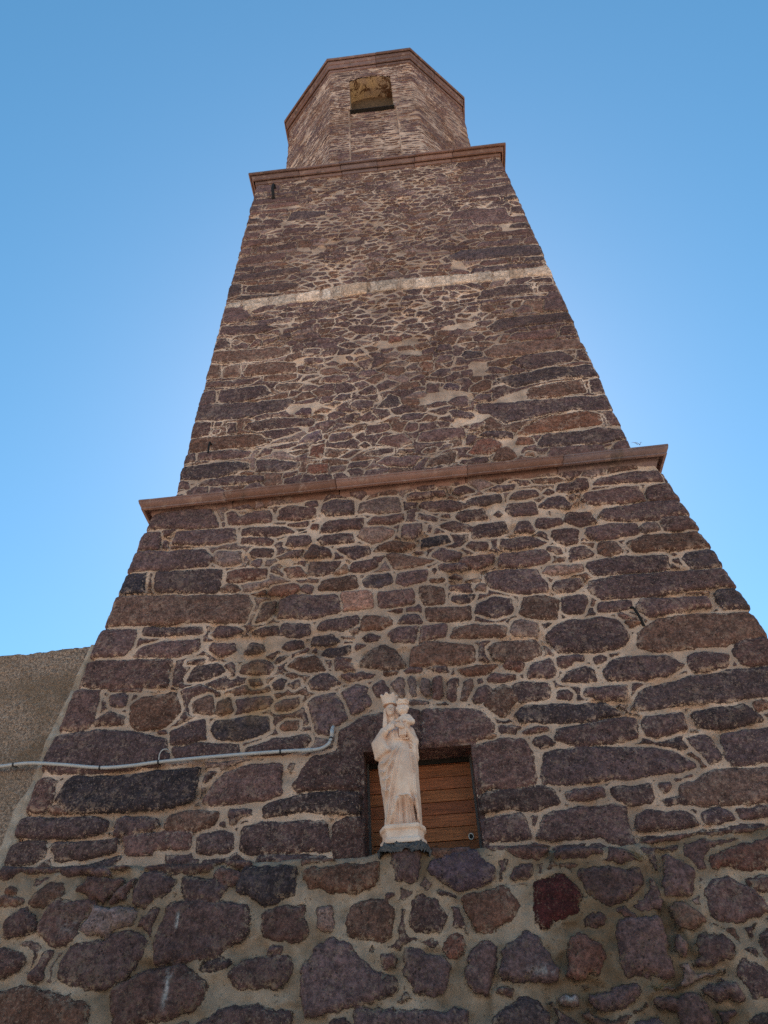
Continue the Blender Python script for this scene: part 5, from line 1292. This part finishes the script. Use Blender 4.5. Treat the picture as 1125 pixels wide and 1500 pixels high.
s.add(s.cap((-.150, -.040, .700), (-.075, -.098, .765), .030, .020), .014)
s.add(s.cap((.092, .0, .795), (.118, -.045, .700), .034, .033), .02)              # her left upper arm
s.add(s.cap((.118, -.055, .700), (.072, -.115, .765), .028, .018), .014)
# wide hanging sleeve and the mantle over her left arm
s.add(s.cap((-.150, -.045, .665), (-.148, -.040, .598), .026, .014), .018)
s.add(s.cap((-.148, -.05, .602), (-.060, -.108, .632), .012, .014), .02)
s.add(s.cap((-.10, -.08, .70), (-.065, -.112, .628), .022, .012), .02)
s.add(s.cap((.118, -.055, .69), (.130, -.045, .575), .024, .016), .018)
s.add(s.cap((.118, -.075, .655), (.122, -.07, .535), .014, .009), .012)
for z0 in (.66, .635, .61, .585): s.add(s.cap((.095, -.10, z0 + .035), (.137, -.05, z0), .007), .008)
s.add(s.ell((-.115, -.062, .668), (.042, .034, .060)), .02); s.add(s.cap((-.10, -.085, .70), (-.112, -.082, .61), .012, .008), .008); s.add(s.cap((-.13, -.07, .69), (-.135, -.066, .60), .010, .007), .006)
s.add(s.cap((-.01, -.088, .716), (.075, -.092, .708), .008), .006)               # belt
# hands, each with a palm, four fingers and a thumb
def hand(c, d, up, nrm, curl=.4):
    c, d, up, nrm = (Vector(v) for v in (c, d, up, nrm)); d.normalize(); up.normalize(); nrm.normalize()
    s.add(s.cap(c - d * .014, c + d * .010, .0115, .0125), .006)
    s.add(s.cap(c - d * .010 + up * .007, c + d * .010 + up * .008, .0085), .004); s.add(s.cap(c - d * .010 - up * .007, c + d * .010 - up * .008, .0085), .004)
    for i, (o, l) in enumerate(((.0135, .030), (.0047, .036), (-.0042, .034), (-.0130, .026))):
        a = c + d * .012 + up * o + nrm * .003; b = a + d * l * .55 + nrm * .003; e = b + d * l * .45 - nrm * l * curl
        s.add(s.cap(a, b, .0054, .005), .002); s.add(s.cap(b, e, .005, .0042), .002)
    a = c - d * .004 + up * .012; s.add(s.cap(a, a + up * .015 + d * .012, .0062, .0056), .003); s.add(s.cap(a + up * .015 + d * .012, a + up * .017 + d * .026, .0054, .0044), .002)
hand((-.040, -.118, .782), (.80, -.15, .42), (-.35, -.05, .9), (.1, -1, .1))
hand((.040, -.136, .782), (-.85, -.12, .35), (.35, -.05, .9), (-.1, -1, .1))
# neck and head
s.add(s.cap((-.018, -.004, .85), (-.031, -.016, .93), .026, .023), .012)
HX, HY, HZ = -.035, -.034, .958
s.add(s.ell((HX, HY, HZ), (.0345, .041, .048)), .008)
s.add(s.ell((HX + .001, HY - .012, HZ - .026), (.024, .027, .024)), .010)        # jaw and chin
s.add(s.ell((HX + .001, HY - .034, HZ - .044), (.009, .008, .008)), .006)
s.cut(s.ell((HX - .0135, HY - .046, HZ + .004), (.0095, .012, .0065)), .004); s.cut(s.ell((HX + .0145, HY - .046, HZ + .004), (.0095, .012, .0065)), .004)
s.add(s.ell((HX - .0135, HY - .0385, HZ + .003), (.0062, .005, .0040)), .002); s.add(s.ell((HX + .0145, HY - .0385, HZ + .003), (.0062, .005, .0040)), .002)
s.add(s.cap((HX + .0005, HY - .042, HZ + .008), (HX + .001, HY - .055, HZ - .013), .0045, .0068), .003)
s.add(s.cap((HX - .0075, HY - .0425, HZ - .026), (HX + .0095, HY - .0425, HZ - .026), .0042), .002)
s.cut(s.cap((HX - .008, HY - .0468, HZ - .0262), (HX + .010, HY - .0468, HZ - .0262), .0018), .002)
place('woman_figure', s)
# veil and hair falling behind the shoulder
s = SDF((-.135, -.07, .79), (.06, .09, 1.03), .0038)
s.add(s.ell((HX, HY + .028, HZ + .006), (.047, .046, .056)), 0)
s.add(s.cap((HX - .036, HY + .012, HZ), (-.082, -.018, .850), .019, .019), .014); s.add(s.cap((HX + .034, HY + .014, HZ), (.022, .0, .87), .015, .014), .014)
s.add(s.cap((HX, HY + .05, HZ), (-.03, .05, .82), .042, .055), .02)
for k in range(4): s.add(s.cap((HX - .036 - .005 * k, HY - .006 + .010 * k, HZ - .01), (-.072 - .008 * k, -.036 + .014 * k, .842), .0065), .004)
s.cut(s.ell((HX, HY - .020, HZ - .010), (.036, .045, .052)), .004)
place('veil', s)
def crown(name, c, r, h, n, lean, parent=statue):
    s = SDF((c[0] - r * 1.6, c[1] - r * 1.6, c[2] - .02), (c[0] + r * 1.6, c[1] + r * 1.6, c[2] + h * 1.45), .0032)
    zz_ = s.Z - c[2]; X = s.X - c[0] - lean * zz_; Y = s.Y - c[1]; q = np.sqrt(X * X + Y * Y); a = np.arctan2(Y, X)
    rad = r * (1 + .22 * np.clip(zz_ / h, 0, 1.2) ** 1.5)
    top = h * (.90 + .05 * np.cos(a * n)); band = np.maximum(np.abs(q - rad) - .0055, np.maximum(zz_ - top, -zz_)); s.add(band, 0)
    s.add(np.maximum(q - rad * .96, np.abs(zz_ - h * .35) - h * .33), .004)
    s.add(np.sqrt((q - rad - .003) ** 2 + (zz_ - .006) ** 2) - .006, .003); s.add(np.sqrt((q - rad - .002) ** 2 + (zz_ - h * .42) ** 2) - .004, .003)
    for k in range(n):
        t = 2 * math.pi * k / n; rr = r * 1.24; p = (c[0] + rr * math.cos(t) + lean * h, c[1] + rr * math.sin(t), c[2] + h * .98); s.add(s.ell(p, (.011, .011, .010)), .010)
        t2 = t + math.pi / n; rr = r * 1.10; p = (c[0] + rr * math.cos(t2) + lean * h * .4, c[1] + rr * math.sin(t2), c[2] + h * .22); s.add(s.ell(p, (.0055, .0055, .006)), .002)
    s.add(s.ell((c[0] + lean * h, c[1], c[2] + h * .8), (r * 1.02, r * 1.02, h * .24)), .012)
    return place(name, s, parent)
crown('crown', (HX - .003, HY + .012, HZ + .040), .0455, .078, 7, -.10)
# child held on her left arm
s = SDF((-.03, -.175, .66), (.16, .03, 1.0), .0036)
s.add(s.ell((.068, -.088, .845), (.038, .036, .048)), 0)
s.add(s.cap((.062, -.092, .81), (.045, -.105, .735), .036, .026), .02)            # lap and gown
for x in (.025, .045, .065): s.add(s.cap((x + .006, -.128, .80), (x, -.126, .722), .007), .005)
s.add(s.cap((.092, -.080, .868), (.114, -.082, .835), .024, .023), .014); s.add(s.cap((.114, -.088, .832), (.085, -.125, .818), .021, .014), .010)
s.add(s.cap((.045, -.09, .862), (.015, -.112, .838), .018, .014), .008); s.add(s.ell((.008, -.118, .834), (.012, .010, .010)), .006)
s.add(s.ell((.078, -.132, .828), (.012, .010, .011)), .006)
for k in range(4): s.add(s.cap((.070, -.138, .834 - .005 * k), (.055, -.143, .833 - .006 * k), .0042), .002)
s.add(s.cap((.064, -.08, .87), (.056, -.082, .91), .018), .01)
CX, CY, CZ = .054, -.084, .930
s.add(s.ell((CX, CY, CZ), (.038, .039, .042)), .006); s.add(s.ell((CX - .002, CY - .014, CZ - .016), (.030, .025, .022)), .008)
s.cut(s.ell((CX - .014, CY - .042, CZ + .001), (.009, .010, .006)), .004); s.cut(s.ell((CX + .011, CY - .042, CZ + .001), (.009, .010, .006)), .004)
s.add(s.ell((CX - .0015, CY - .043, CZ - .009), (.0058, .007, .007)), .003); s.add(s.cap((CX - .008, CY - .0375, CZ - .021), (CX + .005, CY - .0375, CZ - .021), .0036), .002)
for k in range(9):
    t = math.pi * (k / 8); s.add(s.ell((CX + .038 * math.cos(t), CY - .006, CZ + .006 + .028 * math.sin(t)), (.011, .014, .011)), .004)   # curls
child = place('child_figure', s)
crown('crown', (CX + .003, CY + .004, CZ + .034), .031, .032, 6, .05)
# pedestal: a low moulded base with cut corners
prof = [(.149, .0), (.152, .006), (.152, .022), (.147, .030), (.139, .036), (.136, .044), (.136, .074), (.139, .082), (.147, .088), (.152, .094), (.1525, .108), (.147, .1175), (.135, .119)]
def ploop(o):
    a, b, c, d = o, o * .80, o * .26, o * .60; return [(-a + c, -b), (a - c, -b), (a, -b + d), (a, b - d), (a - c, b), (-a + c, b), (-a, b - d), (-a, -b + d)]
V = []; F = []
for (o, z) in prof: V += [(SX + x + .002, SY + y, SZ + z) for x, y in ploop(o)]
for i in range(len(prof) - 1):
    for k in range(8): F.append((i * 8 + k, i * 8 + (k + 1) % 8, (i + 1) * 8 + (k + 1) % 8, (i + 1) * 8 + k))
F += [tuple(range(7, -1, -1)), tuple((len(prof) - 1) * 8 + k for k in range(8))]
ped = mk('pedestal', V, F, STA, statue, None, False)
